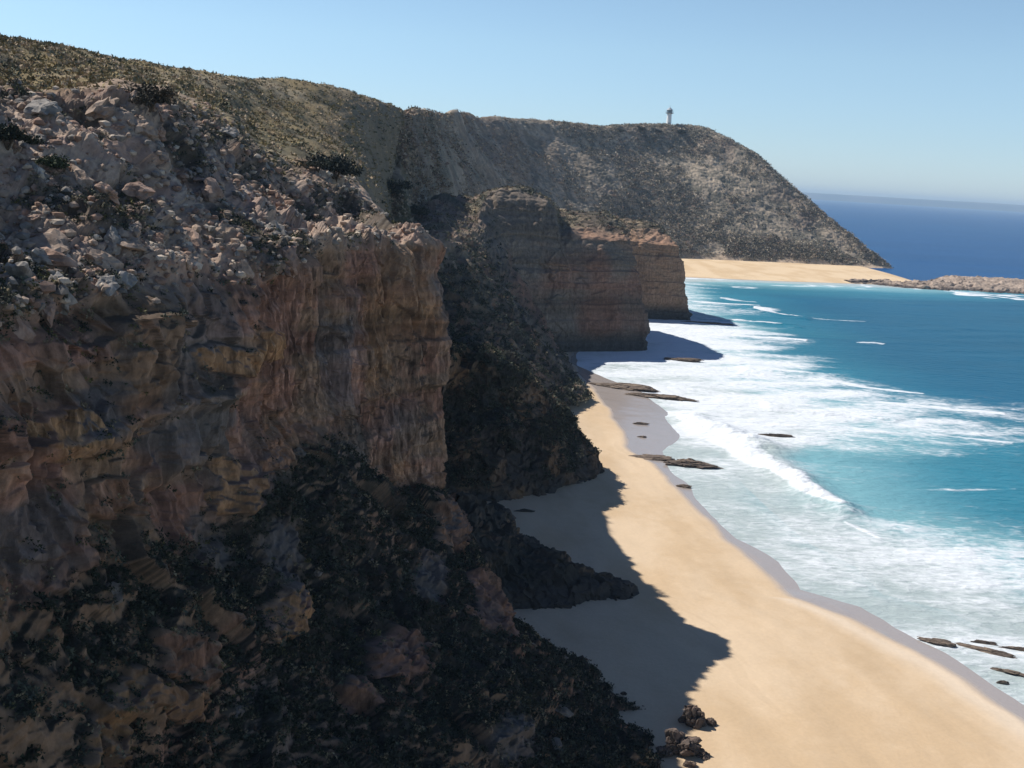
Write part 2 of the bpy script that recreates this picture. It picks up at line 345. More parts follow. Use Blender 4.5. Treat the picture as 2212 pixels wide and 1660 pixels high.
# ================================================================== generic rock sheet for spurs and headland
def rock_sheet(name, S, ns, nc, seed, opts, label=None, cat=None, flip=False, colfn=None, mat=None):
    G, rowp, stp = loft(S, NQ(ns), NQ(nc)); ns, nc = G.shape[:2]
    N = normals(G); P = G.reshape(-1, 3); Nn = N.reshape(-1, 3)
    if flip: Nn = -Nn
    rp = np.tile(rowp, ns); sp = np.repeat(stp, nc)
    H3 = np.stack([Nn[:, 0], Nn[:, 1], np.zeros(len(P))], -1); H3 /= np.linalg.norm(H3, axis=1, keepdims=True) + 1e-6
    s = opts.get('scale', 1.0)
    zz = P[:, 2] + .8 * fbm(P, 16 * s, 2, seed + 9)
    bed = strata(zz + 1.5 * s * fbm(P, 20 * s, 2, seed + 6), seed + 3, 3.0 * s) * .8 * sstep(-.5, .4, fbm(P, 6 * s, 3, seed + 7)) + strata(zz + .4 * s * fbm(P, 5 * s, 3, seed + 8), seed + 5, .9 * s) * .25 * sstep(-.1, .4, fbm(P, 9 * s, 2, seed + 10))
    Pv = P * np.array([1, 1, .16])
    fl = fbm(Pv, 2.0 * s, 4, seed + 20, .6, True)
    wp = P + .22 * s * np.stack([fbm(P, 1.5 * s, 2, seed + 30), fbm(P, 1.5 * s, 2, seed + 31), fbm(P, 1.5 * s, 2, seed + 32)], -1)
    f1, fd, cr = worley(wp, 1.6 * s, seed)
    blocks = 1.1 * facets(wp, 2.4 * s, seed + 40) + .6 * facets(wp, 1.0 * s, seed + 41); fcv = facets(wp * np.array([1, 1, .5]), 3.0 * s, seed + 42)
    face, rough = opts['face'](rp, sp, P), opts['rough'](rp, sp, P)
    fade = opts.get('fade', lambda r, s_, p: 1.0)(rp, sp, P)
    dn = rough * (.8 * s * fbm(P, 6 * s, 4, seed + 1) + .55 * s * blocks) + opts.get('big', 0) * fbm(P, opts.get('bigs', 20), 3, seed + 2)
    dh = face * s * (.7 * bed + .3 * fl + opts.get('fc', .9) * fcv + opts.get('lay', 0) * strata(P[:, 2] + .5 * fbm(P, 14, 3, 77), 91, 1.3))
    dn = blur(dn, ns, nc, 1); dh = blur(dh, ns, nc, 1)
    P2 = P + Nn * (dn * fade)[:, None] + H3 * (dh * fade)[:, None]
    N2 = normals(P2.reshape(ns, nc, 3)).reshape(-1, 3)
    if flip: N2 = -N2
    col, masks = colfn(P, P2, N2, rp, sp, cr, bed, Pv)
    me = make_mesh(name, P2, grid_faces(ns, nc, flip), mat or MAT_ROCK, {'col': np.clip(col, .008, .9), 'flute': np.clip(face * opts.get('flute', .6), 0, 1) * (1 - sstep(.4, .7, np.abs(N2[:, 2])))})
    o = link(name, me, label, cat, kind='structure')
    NCOL[name] = nc; SCATTER[name] = (P2, N2, dict(masks, rp=rp, sp=sp))
    return o

# ------------------------------------------------------------------ L2 dark buttress of the second cove
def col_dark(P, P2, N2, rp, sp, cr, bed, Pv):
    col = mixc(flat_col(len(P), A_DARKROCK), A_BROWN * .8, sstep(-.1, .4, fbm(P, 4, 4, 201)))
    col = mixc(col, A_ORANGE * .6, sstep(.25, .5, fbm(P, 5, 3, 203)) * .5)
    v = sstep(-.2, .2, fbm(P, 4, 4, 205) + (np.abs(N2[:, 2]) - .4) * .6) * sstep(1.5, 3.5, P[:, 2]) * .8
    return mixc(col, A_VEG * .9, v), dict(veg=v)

L2 = []
def st(*a): return list(a)
L2 = [
 st(at(900, 1140, 128), at(880, 1040, 130), at(880, 900, 134), at(890, 780, 138), at(900, 760, 150), at(880, 740, 175), w(-30, 200, 12)),
 st(at(990, 1110, 134), at(985, 1020, 135), at(975, 890, 138), at(985, 752, 142), at(1000, 735, 155), at(1010, 730, 175), w(-20, 205, 8)),
 st(at(1090, 1092, 138), at(1085, 1010, 139), at(1080, 890, 142), at(1075, 765, 146), at(1080, 770, 158), at(1090, 800, 175), w(-12, 205, 3)),
 st(at(1190, 1082, 142.5), at(1175, 1000, 144), at(1160, 900, 147), at(1150, 812, 150), at(1150, 840, 160), at(1150, 880, 172), w(-6, 195, 0)),
 st(at(1255, 1064, 149), at(1240, 1010, 150), at(1235, 940, 152), at(1232, 882, 154), at(1235, 915, 162), at(1230, 950, 166), w(0, 182, -1)),
 st(at(1290, 1048, 153), at(1275, 1020, 154), at(1262, 975, 155), at(1254, 930, 156), at(1250, 960, 162), at(1245, 980, 165), w(3, 174, -1.2)),
 st(at(1312, 1040, 155), at(1308, 1028, 156), at(1300, 1005, 157), at(1290, 985, 158), at(1280, 995, 161), at(1270, 1000, 164), w(5, 168, -1.5)),
 st(at(1318, 1036, 157), at(1316, 1034, 158), at(1310, 1025, 159), at(1300, 1018, 160), at(1290, 1015, 161), at(1280, 1012, 162), w(6, 165, -2)),
]
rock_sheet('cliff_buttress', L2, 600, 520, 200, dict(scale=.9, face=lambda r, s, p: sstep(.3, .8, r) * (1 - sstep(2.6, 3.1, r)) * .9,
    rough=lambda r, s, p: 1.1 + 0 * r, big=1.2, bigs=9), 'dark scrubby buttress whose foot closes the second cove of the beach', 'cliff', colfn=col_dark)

# ------------------------------------------------------------------ spur running out on the sand
L5 = [
 st(at(990, 1345, 94), at(990, 1280, 96), at(985, 1180, 99), at(985, 1075, 108), at(985, 1075, 118), at(985, 1100, 128)),
 st(at(1075, 1338, 98.5), at(1078, 1290, 99.5), at(1082, 1205, 103), at(1094, 1118, 111), at(1094, 1112, 119), at(1094, 1105, 128)),
 st(at(1120, 1332, 100.5), at(1122, 1290, 101.5), at(1122, 1225, 104), at(1128, 1166, 109), at(1122, 1160, 116), at(1115, 1160, 121)),
 st(at(1180, 1327, 102), at(1182, 1290, 102.8), at(1180, 1238, 104.5), at(1182, 1193, 108), at(1175, 1190, 114), at(1170, 1196, 118)),
 st(at(1240, 1325, 103.2), at(1240, 1290, 104), at(1240, 1255, 105), at(1240, 1222, 107.5), at(1230, 1229, 111.5), at(1225, 1238, 114)),
 st(at(1310, 1320, 104.8), at(1312, 1298, 105.3), at(1312, 1268, 106), at(1312, 1243, 107.9), at(1302, 1250, 110.5), at(1296, 1258, 112.5)),
 st(at(1355, 1314, 105.8), at(1358, 1300, 106.1), at(1358, 1280, 106.7), at(1356, 1256, 108.2), at(1346, 1264, 110), at(1340, 1272, 111.5)),
 st(at(1385, 1309, 106.2), at(1386, 1305, 106.5), at(1385, 1298, 107), at(1380, 1282, 107.9), at(1375, 1286, 108.8), at(1370, 1287, 109.7)),
 st(at(1402, 1309, 106), at(1402, 1308, 106.6), at(1401, 1306, 107.2), at(1399, 1304, 107.9), at(1392, 1303, 108.4), at(1385, 1302, 109)),
]
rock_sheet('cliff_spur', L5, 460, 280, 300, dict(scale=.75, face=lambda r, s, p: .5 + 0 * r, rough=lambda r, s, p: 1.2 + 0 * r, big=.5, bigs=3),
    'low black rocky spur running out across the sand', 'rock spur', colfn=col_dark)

# ------------------------------------------------------------------ headland (L3)
def col_head(P, P2, N2, rp, sp, cr, bed, Pv):
    col = mixc(flat_col(len(P), np.array([.155, .125, .10])), A_RED * .7, sstep(-.1, .5, fbm(P, 14, 3, 401) + .5 * bed))
    col = mixc(col, np.array([.24, .15, .09]), sstep(.5, .9, fbm(P * np.array([.3, .3, 1]), 7, 3, 403) + .4 * bed) * .8)
    col = col * (1 + .22 * strata(P[:, 2] + .5 * fbm(P, 20, 3, 431), 433, 1.9) + .14 * strata(P[:, 2] + .3 * fbm(P, 12, 2, 435), 437, .6))[:, None]
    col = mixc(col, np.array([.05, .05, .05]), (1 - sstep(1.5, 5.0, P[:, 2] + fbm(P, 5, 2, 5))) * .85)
    nose = sstep(10.3, 10.8, sp) * sstep(2, 6, P[:, 2])
    col = mixc(col, np.array([.33, .20, .125]), nose * .8)
    up = np.abs(N2[:, 2])
    rim = sstep(3.0, 3.25, rp) * (1 - sstep(3.5, 3.9, rp + .2 * fbm(P, 8, 3, 409))) * sstep(6, 7, sp)
    col = mixc(col, np.array([.36, .22, .15]), rim * sstep(-.3, .3, fbm(P, 8, 3, 411)))
    top = sstep(3.15, 3.6, rp + .25 * fbm(P, 10, 3, 405)) * (1 - rim * .6)
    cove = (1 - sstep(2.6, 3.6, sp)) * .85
    v = np.clip(top * .8 + cove * sstep(-.3, .3, fbm(P, 7, 4, 407) + (up - .4) * .5), 0, 1)
    hc = mixc(flat_col(len(P), A_VEG * 2), A_DRY * 1.5, sstep(-.2, .4, fbm(P, 5, 4, 413)))
    hc = mixc(hc, np.array([.28, .19, .15]), sstep(-.1, .4, fbm(P, 16, 3, 415)) * .6)
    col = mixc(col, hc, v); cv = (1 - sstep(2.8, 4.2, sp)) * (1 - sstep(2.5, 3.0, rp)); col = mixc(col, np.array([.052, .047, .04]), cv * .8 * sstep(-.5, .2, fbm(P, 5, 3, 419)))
    return col, dict(veg=v * (1 - .6 * (cv > .5)), top=top, cove=cv * sstep(.35, .6, np.abs(N2[:, 2])))

L3 = [
 #  toe              low               upper             rim              slope            slope              back
 st(w(-14, 160, -1), w(-18, 162, 8), w(-24, 165, 18), w(-32, 168, 29), w(-36, 190, 30), w(-36, 230, 30), w(-36, 260, 22)),
 st(w(4, 182, -1), w(0, 184, 6), w(-8, 188, 14), w(-20, 195, 27), w(-20, 215, 29), w(-24, 250, 30), w(-22, 280, 20)),
 st(at(1240, 872, 199), at(1215, 845, 201), at(1100, 700, 206), at(985, 525, 214), at(975, 480, 236), at(960, 432, 275), at(950, 520, 320)),
 st(at(1278, 850, 209), at(1230, 815, 213), at(1120, 670, 220), at(1025, 515, 230), at(1010, 470, 255), at(1000, 425, 295), at(990, 520, 335)),
 st(at(1190, 768, 266), at(1170, 690, 265), at(1110, 570, 266), at(1050, 432, 272), at(1048, 416, 280), at(1045, 430, 292), at(1040, 520, 325)),
 st(at(1215, 766, 269), at(1210, 690, 269), at(1175, 560, 271), at(1110, 420, 277), at(1110, 407, 283), at(1105, 425, 292), at(1100, 520, 322)),
 st(at(1230, 766, 270.5), at(1228, 690, 270.7), at(1215, 560, 272.5), at(1182, 436, 279), at(1175, 424, 284), at(1160, 440, 292), at(1140, 530, 320)),
 st(at(1250, 765, 272), at(1250, 700, 272.5), at(1240, 620, 273.5), at(1212, 522, 277), at(1215, 478, 287), at(1205, 452, 300), at(1190, 520, 325)),
 st(at(1401, 762, 284), at(1401, 705, 284), at(1385, 620, 284), at(1362, 522, 285), at(1350, 488, 293), at(1310, 460, 308), at(1290, 540, 330)),
 st(w(24, 296, -1), w(22, 297, 7), w(19, 298, 14), w(15, 300, 20), w(6, 305, 24), w(-4, 312, 25), w(-14, 330, 22)),
 st(w(10, 322, -1), w(8, 323, 8), w(5, 325, 17), w(2, 327, 23), w(-6, 331, 26), w(-14, 338, 27), w(-18, 360, 22)),
 st(w(18, 344, -1), w(17, 346, 8), w(15, 348, 17), w(12, 350, 24), w(6, 358, 27), w(-6, 368, 26), w(-14, 384, 20)),
 st(at(1420, 697, 352), at(1416, 655, 352), at(1410, 590, 352.5), at(1400, 525, 353), at(1380, 490, 361), at(1370, 480, 372), at(1350, 560, 400)),
 st(at(1488, 694, 354), at(1480, 655, 354), at(1478, 590, 354), at(1466, 535, 354), at(1440, 506, 360), at(1425, 497, 368), at(1400, 570, 395)),
 st(w(45, 410, -1), w(42, 412, 3), w(38, 414, 6), w(34, 418, 8), w(28, 424, 8), w(22, 430, 5), w(15, 440, 0)),
]
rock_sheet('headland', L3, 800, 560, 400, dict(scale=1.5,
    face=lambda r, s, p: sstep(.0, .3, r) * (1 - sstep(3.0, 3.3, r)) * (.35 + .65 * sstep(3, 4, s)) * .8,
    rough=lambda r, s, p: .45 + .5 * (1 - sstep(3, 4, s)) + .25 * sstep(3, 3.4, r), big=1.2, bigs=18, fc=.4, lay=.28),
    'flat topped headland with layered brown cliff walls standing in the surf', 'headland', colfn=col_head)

# ------------------------------------------------------------------ lighthouse hill (L4)
def col_hill(P, P2, N2, rp, sp, cr, bed, Pv):
    n = fbm(P, 5, 5, 501, .7); n2 = fbm(P, 30, 3, 503)
    hc = mixc(flat_col(len(P), [.15, .135, .105]), np.array([.37, .30, .225]), sstep(-.25, .3, n))
    hc = mixc(hc, np.array([.20, .145, .10]), (1 - sstep(-30, 70, P[:, 0] + 25 * n2)) * .65 * sstep(-.4, .3, fbm(P, 14, 3, 517)))
    stk = fbm(np.stack([(P[:, 0] + .5 * P[:, 1]) * 1.0, P[:, 2] * .18, P[:, 1] * .1], -1), 9, 4, 515); hc = mixc(hc, np.array([.36, .29, .22]), sstep(.2, .45, stk) * .6)
    hc = mixc(hc, np.array([.16, .11, .09]), sstep(.0, .5, n2 + .4 * fbm(P, 8, 3, 511)) * .5)
    hc = mixc(hc, A_OLIVE, (1 - sstep(1.5, 3, sp)) * sstep(-.2, .3, fbm(P, 12, 3, 505)) * .6)
    near_sand = 1 - sstep(1.0, 5.0, P2[:, 2] + 2.5 * fbm(P, 9, 3, 507))
    hc = mixc(hc, np.array([.5, .38, .27]), near_sand * (P[:, 1] > 560))
    return hc, dict(veg=(1 - near_sand))

def bk(u, v, Y): return at(u, v, Y), at(u - 25, v + 45, Y + 70), at(u - 60, v + 150, Y + 190)
L4 = [
 st(at(700, 600, 215), at(700, 440, 235), at(700, 350, 250), at(710, 290, 265), at(720, 240, 285), w(-80, 350, 42), w(-90, 500, 30)),
 st(at(880, 570, 228), at(874, 430, 240), at(870, 330, 266), at(867, 285, 283), *bk(866, 241, 300)),
 st(at(945, 570, 310), at(942, 440, 335), at(938, 335, 372), at(936, 290, 402), *bk(936, 243, 440)),
 st(at(1020, 570, 400), at(1010, 440, 435), at(1000, 335, 490), at(1000, 290, 535), *bk(1000, 245, 585)),
 st(at(1160, 560, 560), at(1155, 440, 600), at(1150, 350, 640), at(1150, 300, 665), *bk(1150, 259, 688)),
 st(at(1310, 560, 610), at(1305, 470, 645), at(1300, 390, 675), at(1300, 320, 705), *bk(1300, 268, 730)),
 st(at(1420, 565, 645), at(1422, 485, 675), at(1432, 400, 705), at(1438, 325, 738), *bk(1440, 270, 765)),
 st(at(1490, 568, 655), at(1490, 500, 680), at(1495, 410, 710), at(1500, 330, 745), *bk(1500, 273, 775)),
 st(at(1600, 577, 664), at(1595, 520, 680), at(1590, 450, 705), at(1600, 380, 735), *bk(1615, 320, 762)),
 st(at(1710, 585, 672), at(1690, 545, 682), at(1685, 500, 698), at(1688, 450, 720), *bk(1700, 393, 744)),
 st(at(1800, 590, 676), at(1790, 572, 682), at(1785, 550, 692), at(1785, 520, 708), *bk(1795, 470, 726)),
 st(at(1880, 594, 680), at(1874, 588, 684), at(1868, 575, 690), at(1866, 562, 700), *bk(1866, 533, 710)),
 st(at(1950, 598, 684), at(1948, 596, 686), at(1945, 594, 689), at(1942, 592, 693), *bk(1935, 584, 700)),
]
rock_sheet('hill', L4, 900, 520, 500, dict(scale=1.6, face=lambda r, s, p: 0 * r, rough=lambda r, s, p: .5 + 0 * r,
    fade=lambda r, s, p: sstep(-1, 6, p[:, 2]), big=2.5, bigs=45), 'broad scrub covered hill sloping down to the bay', 'hill', colfn=col_hill, mat=MAT_HILL)
print('terrain', round(time.time() - T0, 1))

# ================================================================== shore geometry
DRYP = [(1240, 700), (1225, 800), (1262, 900), (1292, 930), (1310, 950), (1325, 975), (1400, 1003), (1470, 1075), (1530, 1140), (1600, 1200), (1672, 1268), (1668, 1290), (1800, 1338), (1900, 1388), (2050, 1462), (2212, 1572), (2400, 1720)]
EDGP = [(1260, 700), (1250, 790), (1385, 845), (1480, 905), (1480, 940), (1440, 975), (1465, 1020), (1530, 1095), (1600, 1165), (1690, 1215), (1740, 1275), (1880, 1312), (1960, 1360), (2060, 1412), (2212, 1510), (2400, 1640)]
def shore_fn(pts):
    W = np.array([ground(*p) for p in pts]); o = np.argsort(W[:, 1]); return W[o, 1], W[o, 0]
yD, xD = shore_fn(DRYP); yE, xE = shore_fn(EDGP)
def x_dry(y): return np.interp(y, yD, xD) * .72 + .28 * np.interp(y, yE, xE)
def x_edge(y): return np.where(y < yE[0], xE[0] + (yE[0] - y) * .55, np.interp(y, yE, xE))
def y_far(x): return np.interp(x, [40, 74, 120, 169, 190, 250, 320, 420], [526, 526, 536, 552, 562, 600, 640, 690])

def z_sand(P):
    x, y = P[:, 0], P[:, 1]
    dn_ = x_edge(y) - x + .8 * fbm(P, 9, 3, 601)
    zn = np.where(dn_ > 0, np.minimum(dn_ * .028, .35 + dn_ * .012), dn_ * .05)
    zn = zn - sstep(285, 330, y) * 8
    df = y - y_far(x) + 1.0 * fbm(P, 14, 3, 602)
    zf = np.where(df > 0, np.minimum(df * .012, .9), df * .06) - 20 * (y < 420) - sstep(690, 720, y) * 14 - sstep(200, 235, x) * 8
    z = np.maximum(np.maximum(zn, zf), -5) + .06 * fbm(P, 3.5, 3, 603) * (dn_ > 3)
    return z

# ---- sand: one sheet
ys = np.concatenate([np.linspace(20, 62, 20), np.geomspace(63, 800, NQ(900)), [1500, 4000]]); ts = np.concatenate([np.linspace(-1.6, -.12, 30), np.linspace(-.11, .62, NQ(650)), np.linspace(.66, 2, 14)])
Y, Tt = np.meshgrid(ys, ts, indexing='ij'); P = np.stack([(Y * Tt), Y, Y * 0], -1).reshape(-1, 3)
P[:, 2] = z_sand(P); 
dry = x_dry(P[:, 1]) - P[:, 0] + .9 * fbm(P, 8, 3, 610)
n = fbm(P * np.array([1, .45, 1]), 7, 4, 611); nf = fbm(P, 1.2, 3, 612)
cs = mixc(flat_col(len(P), [.60, .455, .305]), np.array([.52, .375, .23]), sstep(-.3, .5, n + .2 * nf))
pale = np.exp(-((dry - 1.6 - 1.5 * n) / 1.3) ** 2) * (P[:, 1] < 110)
cs = mixc(cs, np.array([.66, .56, .45]), pale * .55)
stk = fbm(np.stack([dry * 1.0, P[:, 1] * .12, P[:, 1] * 0], -1), 2.2, 4, 614); cs = cs * (1 + .10 * stk * (dry > 0))[:, None]; cs = mixc(cs, np.array([.42, .31, .20]), sstep(.35, .6, stk) * .25)
wet = 1 - sstep(-.7, .9, dry + .6 * n)
far = P[:, 1] > 400
dfar = P[:, 1] - y_far(P[:, 0]); wet = np.where(far, (1 - sstep(1, 5, dfar)), wet)
cs = mixc(cs, np.array([.36, .315, .29]), wet)
cs[far & (dfar > 4)] = cs[far & (dfar > 4)] * np.array([1.1, 1.1, 1.05])
MAT_SAND, nt, N_, L_, b = new_mat('beach_sand')
a1 = N_.new('ShaderNodeAttribute'); a1.attribute_name = 'col'; a2 = N_.new('ShaderNodeAttribute'); a2.attribute_name = 'wet'
g = N_.new('ShaderNodeNewGeometry'); nz = N_.new('ShaderNodeTexNoise'); nz.inputs['Scale'].default_value = 3; nz.inputs['Detail'].default_value = 8
L_.new(g.outputs['Position'], nz.inputs['Vector']); mr = N_.new('ShaderNodeMapRange'); mr.inputs[3].default_value = .9; mr.inputs[4].default_value = 1.08
L_.new(nz.outputs['Fac'], mr.inputs[0]); mu = N_.new('ShaderNodeVectorMath'); mu.operation = 'SCALE'
L_.new(a1.outputs['Color'], mu.inputs[0]); L_.new(mr.outputs[0], mu.inputs['Scale']); L_.new(mu.outputs[0], b.inputs['Base Color'])
bp = N_.new('ShaderNodeBump'); bp.inputs['Strength'].default_value = .25; bp.inputs['Distance'].default_value = .1; L_.new(nz.outputs['Fac'], bp.inputs['Height'])
L_.new(bp.outputs[0], b.inputs['Normal'])
rr = N_.new('ShaderNodeMapRange'); rr.inputs[3].default_value = .95; rr.inputs[4].default_value = .16; L_.new(a2.outputs['Fac'], rr.inputs[0]); L_.new(rr.outputs[0], b.inputs['Roughness'])
ns_, nc_ = Y.shape
link('beach', make_mesh('beach', P, grid_faces(ns_, nc_, True), MAT_SAND, {'col': cs, 'wet': wet}, True), 'curved beach of golden sand below the cliffs', 'beach', kind='structure')

# ================================================================== sea
ys = np.concatenate([np.geomspace(60, 900, NQ(1150)), np.geomspace(905, 16000, 160)]); ts = np.concatenate([np.linspace(-2.5, -.14, 30), np.linspace(-.12, .62, NQ(800)), np.linspace(.65, 4, 30)])
Y, Tt = np.meshgrid(ys, ts, indexing='ij'); P = np.stack([(Y * Tt), Y, Y * 0], -1).reshape(-1, 3)
x, y = P[:, 0], P[:, 1]
uu, vv = bearing(P)
dsh = np.minimum(x - x_edge(y), np.where(x < 262, y_far(x) - y, 400))
dsh = np.where(y > 330, np.minimum(np.maximum(x - 40, 0) + 10, np.where((x < 262), y_far(x) - y, 400)), dsh)
ocean = sstep(590, 640, y + .0 * x) * 1.0
def seg(ax, ay, bx, by):    # distance to a stroke on the water, in survey units (v stretched)
    s = 2.4
    px, py, qx, qy = uu - ax, (vv - ay) * s, bx - ax, (by - ay) * s
    t = np.clip((px * qx + py * qy) / (qx * qx + qy * qy), 0, 1)
    return np.hypot(px - t * qx, py - t * qy), t
wx = uu + 26 * fbm(P, 12, 3, 701); 
foam = np.zeros(len(P)); crest = np.zeros(len(P))
STROKES = [ # breakers: ax ay bx by half-width strength
 (1490, 905, 1560, 965, 48, 1.5), (1560, 965, 1680, 1022, 34, 1.6), (1680, 1022, 1830, 1098, 26, 1.6), (1815, 1128, 1870, 1165, 13, .95),
 (1620, 668, 1760, 686, 10, 1.1), (1490, 652, 1640, 662, 7, 1.1), (1500, 690, 1700, 704, 9, 1.2), (1560, 724, 1740, 738, 8, 1.1), (1700, 812, 1990, 850, 9, 1.1), (1600, 880, 1900, 905, 9, 1.05), (1560, 640, 1640, 655, 8, .9), (1740, 686, 1870, 694, 6, .85), (1560, 790, 1760, 806, 22, 1.3), (1580, 614, 1900, 622, 5, .9), (1850, 744, 1910, 746, 3, .75),
 (2090, 632, 2212, 645, 6, 1.4), (1985, 625, 2030, 630, 4, .8), (1800, 868, 2140, 892, 14, .95), (2000, 940, 2190, 960, 14, .9), (1950, 1062, 2212, 1062, 8, .5)]
TU = np.array([1200, 1400, 1500, 1600, 1700, 1800, 1900, 2000, 2100, 2250.])
TV = np.array([600, 640, 660, 690, 720, 760, 800, 840, 880, 920, 960, 1000, 1040, 1080, 1120, 1200, 1260, 1320, 1400, 1700.])
TF = np.array([[1,1,.6,.3,.2,.1,.0,0,0,0],[.5,.9,.8,.2,0,0,0,0,0,0],[.9,.9,.5,.15,0,0,0,0,0,0],[1,1.1,.9,.6,.3,.1,0,0,0,0],[1,1.1,1.1,.9,.3,0,0,0,0,0],
 [.8,1,1,.9,.55,.1,0,0,0,0],[.6,.9,.9,1,.85,.5,.1,0,0,0],[.5,.9,.95,.95,.9,.7,.5,.25,0,0],[.3,.5,.9,.9,.85,.8,.7,.6,.5,.3],[.2,.3,.8,.8,.7,.7,.65,.7,.5,.3],
 [.3,.5,.85,.75,.55,.55,.6,.65,.65,.55],[.4,.5,.55,.8,.5,.3,.4,.3,.15,.05],[.5,.5,.5,.55,.7,.4,.3,.25,.15,.1],[.5,.5,.48,.5,.52,.6,.35,.35,.3,.25],[.5,.5,.5,.5,.52,.6,.6,.5,.45,.4],
 [.5,.5,.5,.52,.55,.6,.7,.8,.8,.7],[.5,.5,.5,.52,.55,.6,.65,.75,.85,.9],[.5,.5,.5,.5,.55,.55,.6,.65,.75,.8],[.5,.5,.5,.5,.5,.55,.55,.55,.6,.6],[.5]*10])
ou, ov = uu.copy(), vv.copy()
uu = uu + 70 * fbm(P * [.5, 1, 1], 26, 4, 705); vv = vv + 12 * fbm(P * [.4, 1, 1], 14, 4, 706)
iu = np.clip(np.searchsorted(TU, uu) - 1, 0, 8); iv = np.clip(np.searchsorted(TV, vv) - 1, 0, 18)
fu = np.clip((uu - TU[iu]) / (TU[iu + 1] - TU[iu]), 0, 1); fv = np.clip((vv - TV[iv]) / (TV[iv + 1] - TV[iv]), 0, 1)
foam = (TF[iv, iu] * (1 - fu) + TF[iv, iu + 1] * fu) * (1 - fv) + (TF[iv + 1, iu] * (1 - fu) + TF[iv + 1, iu + 1] * fu) * fv
foam += (.10 + .16 * np.sin(vv / 6.5 + uu / 90 + 3 * fbm(P * [.4, 1, 1], 18, 3, 708))) * sstep(670, 700, vv) * (1 - sstep(890, 960, vv)) * (1 - sstep(0, 220, uu - 1560 - (vv - 700) * 1.6)) * (foam > .1)
foam *= (y < 560) * (vv > 590) * .95
base_foam = foam.copy()
for ax, ay, bx, by, hw, s_ in STROKES:
    d_, t_ = seg(ax, ay, bx, by); tp = .45 + .55 * np.sin(np.pi * np.clip(t_ * .9 + .08, 0, 1)); foam = np.maximum(foam, s_ * np.exp(-(d_ / (hw * tp)) ** 2 * 1.1))
bd, bt = seg(1500, 905, 1835, 1100); crest = np.exp(-(bd / 34) ** 2)
bd2, _ = seg(1600, 672, 1760, 690); crest += .7 * np.exp(-(bd2 / 14) ** 2)
bd4, _ = seg(1500, 690, 1720, 706); crest += .5 * np.exp(-(bd4 / 12) ** 2); bd5, _ = seg(1640, 880, 1920, 908); crest += .4 * np.exp(-(bd5 / 14) ** 2)
bd3, _ = seg(1570, 800, 1800, 812); crest += .5 * np.exp(-(bd3 / 14) ** 2)
sw = np.maximum(0, 1 - np.abs(dsh) / 22) * (y < 300)
foam = np.maximum(foam, sw * .42)
Ps = np.stack([x * .45, y, y * 0], -1)
fn = fbm(Ps, 3.2, 5, 711, .65); fn2 = fbm(Ps * np.array([.6, 1, 1]), 11, 3, 713)
foam = foam + (.30 * fn + .45 * fn2) * sstep(.05, .4, foam) + .05 * fn
deep = dsh + 7 * fbm(Ps, 30, 3, 715) - 14 * sstep(.3, .8, base_foam) * (dsh > 8)
c = flat_col(len(P), [.42, .49, .49])
c = mixc(c, np.array([.19, .40, .45]), sstep(6, 20, deep))
c = mixc(c, np.array([.030, .195, .275]), sstep(20, 48, deep))
c = mixc(c, np.array([.005, .098, .18]), sstep(42, 90, deep))
shal = (uu > 1180) & (uu < 1500) & (vv > 760) & (vv < 1000)
oc = sstep(560, 610, y - (x - 200) * .35) * (x > 120)
c = mixc(c, np.array([.002, .060, .185]), np.maximum(oc, sstep(610, 660, y)))
patch = fbm(np.stack([x * .25, y, y * 0], -1), 26, 3, 717); c = c * (1 + .18 * patch)[:, None]
wv = .4 * np.sin((y * .42 - x * .16) + 7 * fbm(Ps, 45, 3, 719)) * sstep(-.3, .4, fbm(Ps, 22, 3, 720)) * sstep(30, 90, dsh) * (y < 900)
dz = 1.3 * crest * (.8 + .5 * fn) + .10 * fn * sstep(2, 15, dsh) + .25 * wv + .22 * np.clip(foam - .6, 0, 1) * (fn + .3) * sstep(4, 20, dsh)
P[:, 2] = .02 + dz * (y < 900)
MAT_SEA, nt, N_, L_, b = new_mat('sea_water')
def node(t, **kw):
    n_ = N_.new(t)
    for k_, v_ in kw.items(): n_.inputs[k_].default_value = v_
    return n_
a1 = node('ShaderNodeAttribute'); a1.attribute_name = 'col'; a2 = node('ShaderNodeAttribute'); a2.attribute_name = 'foam'
g = node('ShaderNodeNewGeometry'); mp = node('ShaderNodeMapping'); mp.inputs['Scale'].default_value = (.45, 1, 1); L_.new(g.outputs['Position'], mp.inputs['Vector'])
nz = node('ShaderNodeTexNoise', Scale=1.1, Detail=10.0, Roughness=.72, Distortion=.6); L_.new(mp.outputs[0], nz.inputs['Vector'])
vo = node('ShaderNodeTexVoronoi', Scale=.9); vo.feature = 'DISTANCE_TO_EDGE'; nd = node('ShaderNodeTexNoise', Scale=.8, Detail=4.0)
L_.new(mp.outputs[0], nd.inputs['Vector']); vm = node('ShaderNodeVectorMath'); vm.operation = 'MULTIPLY_ADD'; L_.new(nd.outputs['Color'], vm.inputs[0]); vm.inputs[1].default_value = (1.6, 1.6, 0)
L_.new(mp.outputs[0], vm.inputs[2]); L_.new(vm.outputs[0], vo.inputs['Vector'])
ad = node('ShaderNodeMath'); ad.operation = 'MULTIPLY_ADD'; L_.new(nz.outputs['Fac'], ad.inputs[0]); ad.inputs[1].default_value = 1.0; L_.new(a2.outputs['Fac'], ad.inputs[2])
sb = node('ShaderNodeMath'); sb.operation = 'MULTIPLY_ADD'; L_.new(vo.outputs['Distance'], sb.inputs[0]); sb.inputs[1].default_value = -.55; L_.new(ad.outputs[0], sb.inputs[2])
fr = node('ShaderNodeMapRange'); fr.interpolation_type = 'SMOOTHSTEP'; fr.inputs[1].default_value = .80; fr.inputs[2].default_value = 1.42; L_.new(sb.outputs[0], fr.inputs[0])
